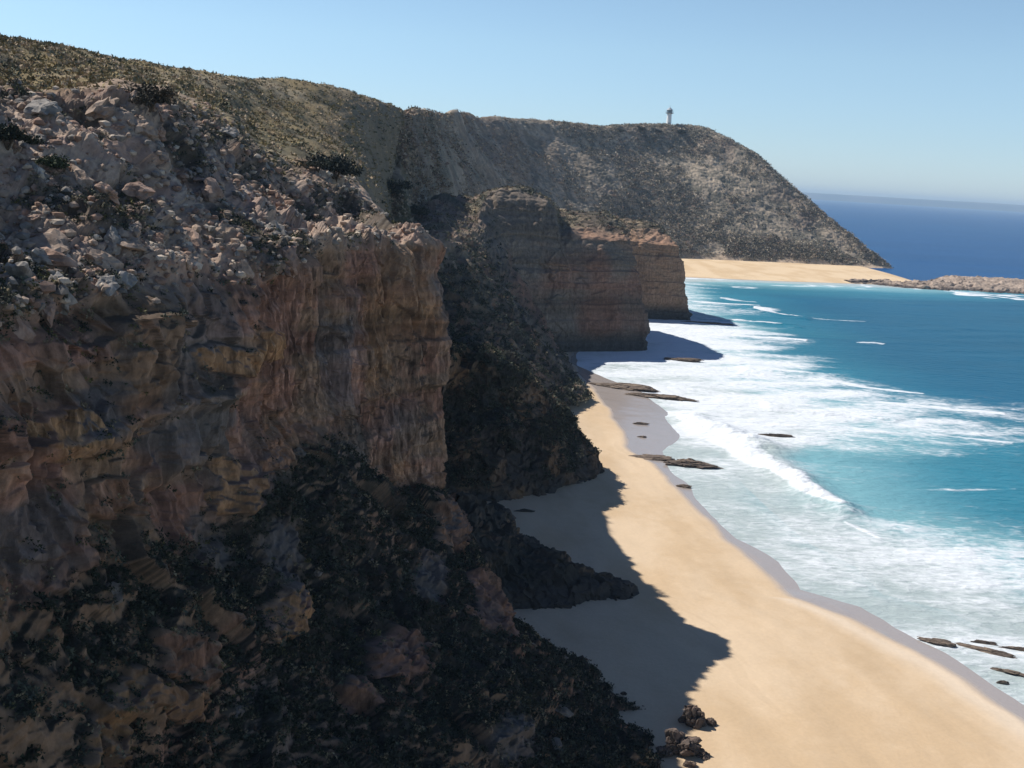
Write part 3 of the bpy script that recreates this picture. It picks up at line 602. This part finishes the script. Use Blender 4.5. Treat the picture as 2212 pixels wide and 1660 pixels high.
mx = node('ShaderNodeMix'); mx.data_type = 'RGBA'; L_.new(fr.outputs[0], mx.inputs[0]); L_.new(a1.outputs['Color'], mx.inputs[6]); mx.inputs[7].default_value = (.70, .735, .77, 1)
L_.new(mx.outputs[2], b.inputs['Base Color'])
r2 = node('ShaderNodeMapRange'); r2.inputs[3].default_value = .32; r2.inputs[4].default_value = .9; L_.new(fr.outputs[0], r2.inputs[0]); L_.new(r2.outputs[0], b.inputs['Roughness'])
wn = node('ShaderNodeTexNoise', Scale=.55, Detail=9.0, Roughness=.6); L_.new(mp.outputs[0], wn.inputs['Vector'])
bp = node('ShaderNodeBump', Strength=.8, Distance=.7); L_.new(wn.outputs['Fac'], bp.inputs['Height'])
bp2 = node('ShaderNodeBump', Strength=.5, Distance=.35); L_.new(sb.outputs[0], bp2.inputs['Height']); L_.new(bp.outputs[0], bp2.inputs['Normal']); L_.new(bp2.outputs[0], b.inputs['Normal'])
b.inputs['IOR'].default_value = 1.33; b.inputs['Specular IOR Level'].default_value = .12
link('sea', make_mesh('sea', P, grid_faces(*Y.shape, True), MAT_SEA, {'col': c, 'foam': foam}, True), 'blue green sea breaking in white foam on the beach', 'sea', kind='structure')
print('sea', round(time.time() - T0, 1))

# ---- distant coast
xs = np.linspace(-4000, 16000, 400); P = []
for j, (dy, hh) in enumerate([(0, -2), (60, .55), (200, .9), (400, 1), (600, .6), (900, 0)]):
    q = np.stack([xs, 15000 + dy + xs * 0, xs * 0], -1); h = 88 + 20 * fbm(q * [1, 0, 0] + [0, 50, 0], 1500, 4, 801)
    q[:, 2] = h * hh; P.append(q)
P = np.stack(P, 1)
cd = mixc(flat_col(P.size // 3, [.17, .15, .12]), np.array([.08, .09, .06]), sstep(-.3, .3, fbm(P.reshape(-1, 3), 400, 3, 803)))
link('distant_coast', make_mesh('distant_coast', P.reshape(-1, 3), grid_faces(400, 6), MAT_HILL, {'col': cd}, True), 'low hazy coast along the horizon', 'coast', kind='structure')


# ================================================================== rocky point beyond the bay
def col_point(P, P2, N2, rp, sp, cr, bed, Pv):
    col = mixc(flat_col(len(P), [.38, .30, .24]), np.array([.24, .19, .155]), sstep(-.2, .4, fbm(P, 5, 4, 901)))
    col = mixc(col, np.array([.10, .08, .07]), 1 - sstep(.4, 1.5, P2[:, 2] + .8 * fbm(P, 4, 3, 902)))
    return col, dict()
L6 = []
for k_, (x0, y0, y1, h0) in enumerate([(160, 556, 566, .4), (170, 554, 572, 1.2), (178, 550, 576, 1.5), (186, 545, 574, 1.6), (197, 544, 585, 1.6), (212, 548, 600, 1.6), (228, 552, 625, 2.6), (245, 553, 632, 3.4), (262, 560, 622, 3.8), (285, 563, 625, 3.2), (312, 570, 628, 4.2), (345, 580, 635, 3.0), (390, 600, 640, 2.0), (430, 620, 650, .5)]):
    m0 = (y0 + y1) / 2
    L6.append(st(w(x0, y0 - 4, -1.2), w(x0, y0 + 2, .6), w(x0, y0 + 12, h0 * .8), w(x0, m0, h0), w(x0, y1 - 8, h0 * .6), w(x0, y1 + 4, -1.2)))
rock_sheet('rocky_point', L6, 520, 200, 900, dict(scale=1.3, face=lambda r, s, p: 0 * r, rough=lambda r, s, p: 1.0 + 0 * r, big=1.0, bigs=12), 'low pale rocky point running out from the hill', 'rocks', colfn=col_point)

# ================================================================== scrub
MAT_LEAF, nt, N_, L_, b = new_mat('heath_leaves')
a1 = N_.new('ShaderNodeAttribute'); a1.attribute_name = 'col'; L_.new(a1.outputs['Color'], b.inputs['Base Color']); b.inputs['Roughness'].default_value = .8; b.inputs['Specular IOR Level'].default_value = .15

def leaf_mesh(name, C, R, Nn, tris, cols, flat=.75, leaf=.36, colvar=.35):
    """leafy mounds: tris small blades spread through a low dome at every centre C"""
    n = len(C); m = n * tris
    c = np.repeat(C, tris, 0); r = np.repeat(R, tris); nn = np.repeat(Nn, tris, 0)
    d = RNG.normal(size=(m, 3)); d /= np.linalg.norm(d, axis=1, keepdims=True); dz = (d * nn).sum(1)
    d = d - nn * (2 * np.minimum(dz, 0))[:, None]
    rad = RNG.uniform(.35, 1.0, m) * (1 + .25 * np.sin(np.arctan2(d[:, 1], d[:, 0]) * 3 + np.repeat(RNG.uniform(0, 6, n), tris)))
    p = c + d * (r * rad)[:, None] * np.array([1, 1, flat])
    a = RNG.normal(size=(m, 3)) + d * .6; a /= np.linalg.norm(a, axis=1, keepdims=True)
    b_ = np.cross(a, RNG.normal(size=(m, 3))); b_ /= np.linalg.norm(b_, axis=1, keepdims=True)
    L = (r * leaf * RNG.uniform(.6, 1.4, m))[:, None]
    V = np.stack([p - b_ * L * .45, p + b_ * L * .45, p + a * L], 1).reshape(-1, 3)
    cc = np.repeat(cols, tris, 0) * (1 + colvar * RNG.uniform(-1, 1, (m, 1)))
    return make_mesh(name, V, np.arange(m * 3).reshape(-1, 3), MAT_LEAF, {'col': np.repeat(np.clip(cc, .01, .6), 3, 0)}, k=3)

def pal_pick(n, items):
    pr = np.array([i[0] for i in items]); k_ = RNG.choice(len(items), n, p=pr / pr.sum()); return np.array([i[1] for i in items])[k_]

def pick(nm, mask, n):
    P, N, Mk = SCATTER[nm]; w_ = mask(P, Mk).astype(float); w_ = np.clip(w_, 0, None); c_ = np.cumsum(w_)
    return np.searchsorted(c_, RNG.uniform(0, c_[-1], n))

GREYGREEN = [.075, .085, .062]; DARKG = [.030, .037, .024]; OLV = [.105, .098, .040]; STRAW = [.21, .175, .11]; BRN = [.10, .068, .048]
def scrub(name, src, mask, n, r0, r1, tris, pal, label, lift=.1, **kw):
    P, N, Mk = SCATTER[src]; k_ = pick(src, mask, n); R = RNG.uniform(r0, r1, n) ** 1.0; nc_ = NCOL[src]; k_ = np.clip(k_, 0, len(P) - nc_ - 2); J_ = (P[k_ + 1] - P[k_]) * RNG.uniform(-1, 1, (n, 1)) + (P[k_ + nc_] - P[k_]) * RNG.uniform(-1, 1, (n, 1)); J_ *= np.minimum(1, 2 / (np.linalg.norm(J_, axis=1, keepdims=True) + 1e-6))
    up = N[k_] * .5 + np.array([0, 0, .7]); up /= np.linalg.norm(up, axis=1, keepdims=True)
    me = leaf_mesh(name, P[k_] + J_ - up * (R * lift)[:, None], R, up, tris, pal_pick(n, pal), **kw)
    return link(name, me, label, 'scrub', kind='stuff')
PD = [(5, DARKG), (3, [.045, .05, .036]), (1.2, GREYGREEN), (.8, BRN), (.5, STRAW)]
inview = lambda P, lo=-60, hi=2270: (lambda q: (q[0] > lo) & (q[0] < hi) & (q[1] < 1760) & (q[1] > 0))(bearing(P))
scrub('slope_scrub', 'cliff', lambda P, m: (m['low'] ** 2) * inview(P), 17000, .1, .5, 24, PD, 'dark coastal scrub covering the shaded slope under the cliff')
scrub('ledge_scrub', 'cliff', lambda P, m: (m['vrub'] + .3 * m['led']) * inview(P), 5500, .1, .42, 22, [(2, GREYGREEN), (2, DARKG), (1.5, STRAW), (1, OLV)], 'grey green tufts growing among the rubble')
scrub('heath', 'cliff', lambda P, m: m['heath'] * inview(P) * (1 - .8 * (m['rp'] < 7.35)), 15000, .2, .9, 16, [(3, [.23, .18, .085]), (1.6, [.15, .13, .075]), (3.4, [.41, .31, .21]), (1.3, [.15, .15, .105]), (1, [.055, .062, .038])], 'olive heath on the rise above the rubble slope', flat=.35)
scrub('headland_scrub', 'headland', lambda P, m: m['veg'] * inview(P), 7000, .3, 1.1, 16, [(3, [.16, .155, .115]), (2, [.06, .065, .05]), (2.4, STRAW), (1.4, [.17, .11, .085])], 'grey scrub on top of the headland', flat=.45)
scrub('cove_scrub', 'headland', lambda P, m: m['cove'] * inview(P), 3500, .25, .9, 20, PD, 'dark scrub on the shaded slope at the back of the third cove')
scrub('buttress_scrub', 'cliff_buttress', lambda P, m: m['veg'] * inview(P), 2600, .2, .8, 24, PD, 'dark scrub clinging to the buttress')
scrub('hill_scrub', 'hill', lambda P, m: m['veg'] * inview(P) * (P[:, 0] > 20) * sstep(-.3, .1, fbm(P, 22, 4, 519)), 19000, .6, 2.2, 12, [(3, [.21, .19, .145]), (1.5, [.085, .08, .06]), (2.6, [.40, .34, .26]), (1, [.28, .20, .155])], 'mottled grey brown scrub covering the lighthouse hill', flat=.5)
scrub('upland_scrub', 'hill', lambda P, m: m['veg'] * inview(P) * (P[:, 0] <= 20) * sstep(-.3, .1, fbm(P, 22, 4, 519)), 9000, .5, 1.8, 12, [(3, [.25, .19, .12]), (1.2, [.095, .085, .06]), (2.6, [.38, .29, .21]), (1.6, [.22, .145, .105])], 'brown heath on the upland between the cliff and the lighthouse hill', flat=.5)
print('scrub', round(time.time() - T0, 1))

# single bushes
def on_ground(u, v, names=('cliff', 'hill', 'headland')):
    best = None
    for nm in names:
        P, N, Mk = SCATTER[nm]; a, b = bearing(P); m = np.where((np.abs(a - u) < 6) & (np.abs(b - v) < 6) & (P[:, 1] > 20))[0]
        if len(m):
            p = P[m[np.argmin(P[m, 1])]]
            if best is None or p[1] < best[1]: best = p
    return best
def bush(u, v, Y, r, cols, label, lift=0, grp=None):
    g_ = on_ground(u, v + 12)
    if g_ is not None: r = r * g_[1] / Y; C = (g_ + np.array([0, 0, .3 * r]))[None]
    else: C = at(u, v, Y)[None]
    pts = C + np.concatenate([[[0, 0, 0]], RNG.normal(size=(6, 3)) * [r * .55, r * .5, r * .14]]); Rs = r * np.concatenate([[.75], RNG.uniform(.4, .65, 6)])
    root = bpy.data.objects.new('bush', None); COL.objects.link(root); root.location = Vector(C[0]); tag(root, label, 'bush', grp)
    me = leaf_mesh('foliage', pts - C, Rs, np.tile([0, 0, 1.], (7, 1)), 420, np.tile(cols, (7, 1)), leaf=.2, flat=.8); o = link('foliage', me, parent=root)
    bm = bmesh.new()
    for k_ in range(4):
        a_ = k_ * 1.6 + r; tip = Vector((math.cos(a_) * r * .5, math.sin(a_) * r * .5, r * .45)); base = Vector((0, 0, -r * .5))
        q = (tip - base).to_track_quat('Z', 'Y').to_matrix().to_4x4()
        bmesh.ops.create_cone(bm, segments=6, radius1=.06 * r, radius2=.02 * r, depth=(tip - base).length, matrix=Matrix.Translation((tip + base) / 2) @ q)
    mb = bpy.data.meshes.new('stem'); bm.to_mesh(mb); bm.free(); mb.materials.append(MAT_BARK); link('stem', mb, parent=root)
    return root
import bmesh
MAT_BARK = earth_mat('bark', vary=.2)
nb_ = MAT_BARK.node_tree.nodes; nb_['Principled BSDF'].inputs['Base Color'].default_value = (.09, .065, .045, 1)
for l_ in list(MAT_BARK.node_tree.links):
    if l_.to_socket.name == 'Base Color': MAT_BARK.node_tree.links.remove(l_)
bush(850, 415, 124, 1.9, [.026, .032, .024], 'wide dark rounded bush above the tall cliff buttress')
bush(905, 452, 122, 1.3, [.05, .058, .045], 'grey green bush at the edge of the tall cliff buttress')
bush(725, 368, 122, 2.4, [.028, .034, .028], 'dark blackish bush at the top corner of the rubble slope')
bush(690, 350, 128, 1.3, [.05, .055, .04], 'small dark bush left of the blackish one at the top corner of the rubble')
bush(20, 300, 72, 1.5, [.03, .036, .022], 'dark shrub under the pale ledge at the left end of the cliff top')
bush(130, 350, 66, .9, [.045, .06, .03], 'small green shrub on the rubble slope near its left end')
bush(330, 215, 84, 1.6, [.06, .05, .035], 'brown green bush topping the rubble slope')
bush(1392, 266, 765, 3.0, [.06, .06, .05], 'low mound of scrub left of the lighthouse on the skyline')
bush(1425, 270, 768, 2.2, [.05, .05, .045], 'dark shrub at the foot of the lighthouse')
bush(1478, 272, 772, 3.0, [.05, .06, .05], 'rounded shrub right of the lighthouse where the hill drops')
bush(1345, 268, 740, 2.4, [.07, .07, .055], 'flat shrub farthest left of the lighthouse on the skyline')

# ================================================================== rocks
def ico(sub):
    bm = bmesh.new(); bmesh.ops.create_icosphere(bm, subdivisions=sub, radius=1)
    V = np.array([v_.co[:] for v_ in bm.verts]); F_ = np.array([[v_.index for v_ in f.verts] for f in bm.faces]); bm.free(); return V, F_
ICO4 = ico(5); ICO2 = ico(3)
def rock_mesh(name, dims, seed, colA, colB, sub=ICO4, spike=.35, facet=.35, flatbase=True, layer=0, mat=None):
    V, F_ = sub; V = V.copy(); Q = V + seed * 7.31
    cut = np.ones(len(V))
    rg = np.random.default_rng(seed)
    for _ in range(9):                                   # planar fractures
        n_ = rg.normal(size=3); n_ /= np.linalg.norm(n_); h_ = rg.uniform(.5, .85); dd = V @ n_
        cut = np.minimum(cut, np.where(dd > h_, h_ / np.maximum(dd, 1e-3), 1))
    V = V * cut[:, None]
    f1, fd, cr = worley(Q, .55, seed); V = V * (1 + facet * (cr - .5) + spike * .6 * fbm(Q, .8, 3, seed) + .10 * fbm(Q, .2, 3, seed + 5) - .12 * (fd < .1))[:, None]
    if layer: V[:, :2] *= (1 + layer * strata(V[:, 2] + .1 * fbm(Q, .9, 2, 3), seed, .14))[:, None]
    if flatbase: V[:, 2] = np.where(V[:, 2] < -.35, -.35 + (V[:, 2] + .35) * .3, V[:, 2])
    V = V * np.array(dims) * .5
    c = mixc(flat_col(len(V), colA), np.array(colB), sstep(-.3, .4, fbm(Q, .5, 4, seed + 9))); c = c * (1 + .25 * (cr - .5))[:, None]
    return make_mesh(name, V, F_, mat or MAT_ROCK, {'col': np.clip(c, .01, .9)}, k=3)
def place(name, me, loc, rz, label, cat='rock', grp=None, scale=1):
    o = link(name, me, label, cat, grp); o.location = Vector(loc); o.rotation_euler = (0, 0, rz); o.scale = (scale,) * 3; return o
DR = [.085, .068, .058]; DR2 = [.15, .11, .09]
def gz(u, v, dz=0): p = ground(u, v, .45); p[2] = z_sand(p[None])[0] + dz; return p
place('beach_rock', rock_mesh('beach_rock', (2.3, 1.9, 3.0), 3, DR, DR2, spike=.9, facet=.5), gz(1500, 1566, .25), .3, 'jagged dark rock alone on the sunlit sand')
place('beach_rock', rock_mesh('beach_rock', (.9, .8, 1.0), 4, DR, DR2, spike=.7), gz(1537, 1573, .05), 1.3, 'small stone touching the right side of the jagged lone rock')
place('beach_rock', rock_mesh('beach_rock', (3.0, 2.2, 2.6), 5, DR, DR2, spike=.8, facet=.5), gz(1465, 1634, .2), .2, 'broad dark rock at the edge of the cliff shadow near the bottom')
place('beach_rock', rock_mesh('beach_rock', (1.5, 1.1, 1.1), 6, DR, DR2, spike=.6), gz(1514, 1640, .05), 2.2, 'low stone to the right of the broad dark rock')
place('beach_rock', rock_mesh('beach_rock', (1.4, 1.2, 1.2), 8, DR, DR2, spike=.6), gz(1432, 1640, .1), .9, 'dark stone between the broad rock and the scrub slope')
place('beach_rock', rock_mesh('beach_rock', (1.0, .8, .7), 9, DR, DR2, spike=.6), gz(1490, 1664, .05), 2.9, 'stone cut by the bottom edge below the broad dark rock')
place('beach_rock', rock_mesh('beach_rock', (.5, .4, .4), 10, DR, DR2), gz(1347, 1508, .05), .4, 'tiny stone in the cliff shadow beside the scrub slope')
for (u0, v0, lx, ly, lz, rz, lab, sd) in [
    (1130, 1108, 2.6, .8, .5, .1, 'flat dark ledge at the head of the shaded second cove', 21),
    (1165, 1470, 4.0, 1.0, .7, -.5, 'dark ledge lying at the foot of the scrub slope in shadow', 22),
    (1125, 1382, 3.0, .9, .5, -.1, 'dark flat rock in the shaded sand behind the spur', 23)]:
    place('ledge_rock', rock_mesh('ledge_rock', (lx, ly, lz), sd, [.05, .047, .045], [.08, .07, .06], layer=.06), gz(u0, v0, .05), rz, lab)
RF = [.12, .095, .08]; RF2 = [.20, .155, .12]
for (u0, v0, lx, ly, lz, rz, lab, sd) in [
    (1492, 1003, 9.5, 4.2, 1.1, -.15, 'long craggy reef rock at the wet edge of the beach below the surf', 31),
    (1415, 990, 7.5, 2.6, .5, .1, 'thin flat shelf left of the craggy reef rock', 32),
    (1384, 918, 3.6, .8, .35, 0, 'short dark rock bar in the wet sand of the third cove', 33),
    (1480, 1052, 2.2, .8, .35, -.3, 'small dark rock in the shallow wash below the craggy reef rock', 34),
    (1385, 945, 1.8, .6, .3, 0, 'tiny flat rock under the short bar in the wet sand', 35),
    (1345, 838, 16, 5.2, 1.2, -.25, 'dark ledge running out from the cliff foot into the surf', 36),
    (1425, 858, 12, 3.4, .9, -.25, 'outer end of the dark ledge washed by foam', 37),
    (1690, 943, 9.0, 1.2, .55, -.1, 'thin dark rock line awash in the white water', 38),
    (1470, 778, 13, 3.0, .9, -.1, 'flat dark shelf off the headland corner', 39),
    (1545, 700, 20, 2.5, .7, -.12, 'long low shelf off the outer nose of the headland', 40),
    (2030, 1390, 4.2, 1.0, .45, -.5, 'brown layered ledge left end at the water edge on the right', 41),
    (2130, 1405, 4.8, .9, .4, -.5, 'brown layered ledge in the middle of the ones at the right water edge', 42),
    (2125, 1388, 2.6, .5, .3, -.2, 'thin dark ledge behind the middle one at the right water edge', 43),
    (2200, 1402, 4.0, .8, .4, -.3, 'dark ledge touching the right edge of the view', 44),
    (2180, 1452, 3.2, .8, .35, -.5, 'lower ledge in the wet sand at the right edge', 45),
    (2165, 1475, 1.2, .5, .3, 0, 'small stone below the lower ledge at the right edge', 46)]:
    p = ground(u0, v0, .1); p[2] = max(z_sand(p[None])[0], 0) + .04 * lz + .05
    place('reef_rock', rock_mesh('reef_rock', (lx, ly, lz * 1.7), sd, RF, RF2, spike=.5, facet=.4, layer=.05), p, rz, lab)

# boulders on the sunlit rubble slope and stones on the shaded one: copies of ten shapes
PALE = [([.36, .275, .215], [.27, .20, .155]), ([.36, .255, .20], [.28, .185, .14]), ([.30, .275, .25], [.22, .20, .18])]
BM = [rock_mesh('boulder', (1.5, 1.1, .9), 60 + k_, *PALE[k_ % 3], sub=ICO2, spike=.5, facet=.5, layer=.04 * (k_ % 2)) for k_ in range(12)]
P, N, Mk = SCATTER['cliff']
def strew(n, mask, s0, s1, label, grp, meshes, name='boulder', sink=.1):
    for i_ in pick('cliff', mask, n):
        o = link(name, meshes[RNG.integers(len(meshes))], label, 'boulder', grp)
        s_ = s0 + (s1 - s0) * RNG.uniform() ** 2.2; q_ = Vector(N[i_]); q_.z = abs(q_.z) + .3
        o.rotation_mode = 'QUATERNION'; o.rotation_quaternion = (Matrix.Rotation(RNG.uniform(0, 6.28), 3, 'Z').to_quaternion()); o.rotation_quaternion = q_.to_track_quat('Z', 'Y') @ o.rotation_quaternion
        o.location = Vector(P[i_] + N[i_] * s_ * sink); o.scale = (s_ * RNG.uniform(.8, 1.3), s_ * RNG.uniform(.8, 1.2), s_ * RNG.uniform(.6, 1))
strew(190, lambda P, m: m['rub'] * inview(P, 0, 900) * (m['sp'] > 1.5), .35, 1.9, 'pale boulder strewn on the sunlit rubble slope above the cliff rim', 'boulders on the sunlit rubble slope', BM)
GM = [rock_mesh('boulder', (1.3, 1.0, .8), 80 + k_, [.13, .11, .095], [.2, .17, .14], sub=ICO2, spike=.5, facet=.5) for k_ in range(5)]
strew(70, lambda P, m: m['low'] * inview(P, 0, 1350), .25, 1.1, 'grey stone half hidden in the dark scrub below the cliff', 'stones in the shaded scrub slope', GM, 'stone')
# loose small rubble: too much to count
n = 6500; k_ = pick('cliff', lambda P, m: m['rub'] * inview(P), n)
V0, F0 = ico(1); V0 = V0 * np.array([1, .85, .8])
sz = (.05 + .28 * RNG.uniform(size=n) ** 2.5)
J = 1 + .35 * RNG.uniform(-1, 1, (n, len(V0))); th = RNG.uniform(0, 6.28, n); ca, sa = np.cos(th)[:, None], np.sin(th)[:, None]
B = V0[None] * J[..., None] * sz[:, None, None] * np.array([1.3, 1, 1]); B = np.stack([B[..., 0] * ca - B[..., 1] * sa, B[..., 0] * sa + B[..., 1] * ca, B[..., 2]], -1)
V = (B + (P[k_] + N[k_] * (sz * .3)[:, None])[:, None]).reshape(-1, 3)
F_ = (F0[None] + (np.arange(n) * len(V0))[:, None, None]).reshape(-1, 3)
cc = np.repeat(pal_pick(n, [(3, PALE[0][0]), (2, PALE[1][1]), (2, PALE[2][1]), (1, [.5, .42, .34])]), len(V0), 0)
link('rubble', make_mesh('rubble', V, F_, MAT_ROCK, {'col': cc}, k=3), 'loose pinkish rubble covering the sunlit slope', 'rubble', kind='stuff')

# ================================================================== lighthouse
def lathe(prof, seg=24):
    V = [(r * math.cos(2 * math.pi * k_ / seg), r * math.sin(2 * math.pi * k_ / seg), z) for r, z in prof for k_ in range(seg)]
    F_ = [(j * seg + k_, j * seg + (k_ + 1) % seg, (j + 1) * seg + (k_ + 1) % seg, (j + 1) * seg + k_) for j in range(len(prof) - 1) for k_ in range(seg)]
    return np.array(V), np.array(F_)
def plain(name, rgb, rough, metal=0):
    m, nt, N_, L_, b = new_mat(name); nz = N_.new('ShaderNodeTexNoise'); nz.inputs['Scale'].default_value = 2.5; nz.inputs['Detail'].default_value = 6
    cr = N_.new('ShaderNodeMix'); cr.data_type = 'RGBA'; cr.inputs[6].default_value = (*[c_ * .85 for c_ in rgb], 1); cr.inputs[7].default_value = (*rgb, 1)
    L_.new(nz.outputs['Fac'], cr.inputs[0]); L_.new(cr.outputs[2], b.inputs['Base Color']); b.inputs['Roughness'].default_value = rough; b.inputs['Metallic'].default_value = metal; return m
STEEL = plain('weathered_steel', (.80, .81, .80), .5); PAINT = plain('grey_paint', (.34, .38, .41), .6); GLASS = plain('lantern_glass', (.12, .17, .2), .15); CONC = plain('pale_concrete', (.42, .40, .36), .9)
lb = at(1444, 273, 768); root = bpy.data.objects.new('lighthouse', None); COL.objects.link(root); root.location = Vector(lb) + Vector((0, 0, -1.0)); tag(root, 'slim grey lighthouse standing alone on top of the far hill', 'lighthouse')
def lp(name, prof, mat, seg=24, parent=None):
    V, F_ = lathe(prof, seg); return link(name, make_mesh(name, V, F_, mat), parent=parent or root)
lp('plinth', [(0, 0), (2.4, 0), (2.4, 1.3), (0, 1.35)], CONC)
tw = lp('tower', [(1.75, 1.32), (1.7, 3), (1.55, 6), (1.45, 9.0), (1.4, 9.1)], STEEL)
lp('gallery', [(1.4, 8.9), (2.6, 9.3), (2.65, 9.55), (1.5, 9.6)], PAINT)
lt = lp('lantern', [(1.7, 9.58), (1.8, 9.7), (1.8, 11.2), (1.7, 11.25)], GLASS, 12)
lp('lantern_roof', [(2.2, 11.2), (2.15, 11.4), (1.1, 12.4), (.25, 13.1), (0, 13.3)], PAINT)
lp('finial', [(.1, 13.2), (.1, 14.3), (0, 14.4)], PAINT, 8)
bm = bmesh.new()
for k_ in range(16):
    a_ = k_ * math.pi / 8; bmesh.ops.create_cube(bm, size=1, matrix=Matrix.Translation((2.5 * math.cos(a_), 2.5 * math.sin(a_), 10.05)) @ Matrix.Diagonal((.06, .06, 1.0, 1)))
    b2 = a_ + math.pi / 16; bmesh.ops.create_cube(bm, size=1, matrix=Matrix.Translation((2.45 * math.cos(b2), 2.45 * math.sin(b2), 10.57)) @ Matrix.Rotation(b2, 4, 'Z') @ Matrix.Diagonal((.06, 1.0, .06, 1)))
me = bpy.data.meshes.new('railing'); bm.to_mesh(me); bm.free(); me.materials.append(PAINT); link('railing', me, parent=root)
bm = bmesh.new(); bmesh.ops.create_cube(bm, size=1, matrix=Matrix.Translation((0, -1.72, 2.35)) @ Matrix.Diagonal((.9, .12, 2.0, 1))); bmesh.ops.bevel(bm, geom=bm.edges[:], offset=.03, affect='EDGES')
me = bpy.data.meshes.new('door'); bm.to_mesh(me); bm.free(); me.materials.append(GLASS); link('door', me, parent=tw)

# ================================================================== sea air
bm = bmesh.new(); lo, hi = Vector((-45000, -220, -8)), Vector((66000, 16600, 118))
bmesh.ops.create_cube(bm, size=1, matrix=Matrix.Translation((lo + hi) / 2) @ Matrix.Diagonal((*(hi - lo), 1)))
me = bpy.data.meshes.new('haze'); bm.to_mesh(me); bm.free()
mh = bpy.data.materials.new('haze'); mh.use_nodes = True; nt = mh.node_tree; nt.nodes.remove(nt.nodes['Principled BSDF'])
pv = nt.nodes.new('ShaderNodeVolumePrincipled'); pv.inputs['Density'].default_value = 1.05e-4; pv.inputs['Color'].default_value = (.55, .76, 1, 1); pv.inputs['Anisotropy'].default_value = 0
nt.links.new(pv.outputs[0], nt.nodes['Material Output'].inputs['Volume']); me.materials.append(mh)
link('haze', me, 'thin blue sea haze', 'haze', kind='stuff')

# ================================================================== light
SUN = Vector((-.92, .39, 0)).normalized(); EL = math.radians(47.3)
sd = Vector((SUN.x * math.cos(EL), SUN.y * math.cos(EL), math.sin(EL)))
sl = bpy.data.lights.new('sun', 'SUN'); sl.energy = 5.0; sl.angle = math.radians(.5); sl.color = (1, .955, .88)
so = bpy.data.objects.new('sun', sl); COL.objects.link(so); so.rotation_euler = sd.to_track_quat('Z', 'Y').to_euler(); so.location = (-100, 40, 200)
W = bpy.data.worlds.new('World'); sc.world = W; W.use_nodes = True
wt = W.node_tree; sk = wt.nodes.new('ShaderNodeTexSky'); sk.sky_type = 'NISHITA'; sk.sun_disc = False
sk.sun_elevation = EL; sk.sun_rotation = math.atan2(SUN.x, SUN.y); sk.air_density = 1.0; sk.dust_density = 0; sk.ozone_density = 3; sk.altitude = 40
bg = wt.nodes['Background']; bg.inputs['Strength'].default_value = .10
# a bright marine sky: paler towards the horizon, deeper blue overhead
tc = wt.nodes.new('ShaderNodeTexCoord'); sx = wt.nodes.new('ShaderNodeSeparateXYZ'); wt.links.new(tc.outputs['Generated'], sx.inputs[0])
cr_ = wt.nodes.new('ShaderNodeValToRGB'); e = cr_.color_ramp.elements
SKYRAMP = [(0.0, (.72, .88, 1.22)), (.05, (.80, .92, 1.12)), (.11, (.95, 1.02, 1.08)), (.2, (1.0, 1.02, 1.0)), (.5, (.45, .5, .62)), (1.0, (.38, .44, .55))]
e[0].position = 0; e[0].color = (*SKYRAMP[0][1], 1); e[1].position = 1; e[1].color = (*SKYRAMP[-1][1], 1)
for p_, c_ in SKYRAMP[1:-1]:
    q_ = e.new(p_); q_.color = (*c_, 1)
mm = wt.nodes.new('ShaderNodeMix'); mm.data_type = 'RGBA'; mm.blend_type = 'MULTIPLY'; mm.inputs[0].default_value = 1
wt.links.new(sx.outputs['Z'], cr_.inputs[0]); wt.links.new(sk.outputs[0], mm.inputs[6]); wt.links.new(cr_.outputs[0], mm.inputs[7]); wt.links.new(mm.outputs[2], bg.inputs['Color'])
sc.view_settings.view_transform = 'Standard'; sc.view_settings.look = 'None'; sc.view_settings.exposure = .27; sc.view_settings.gamma = 1
sc.cycles.use_denoising = True
sc.cycles.max_bounces = 5
print('done', round(time.time() - T0, 1))
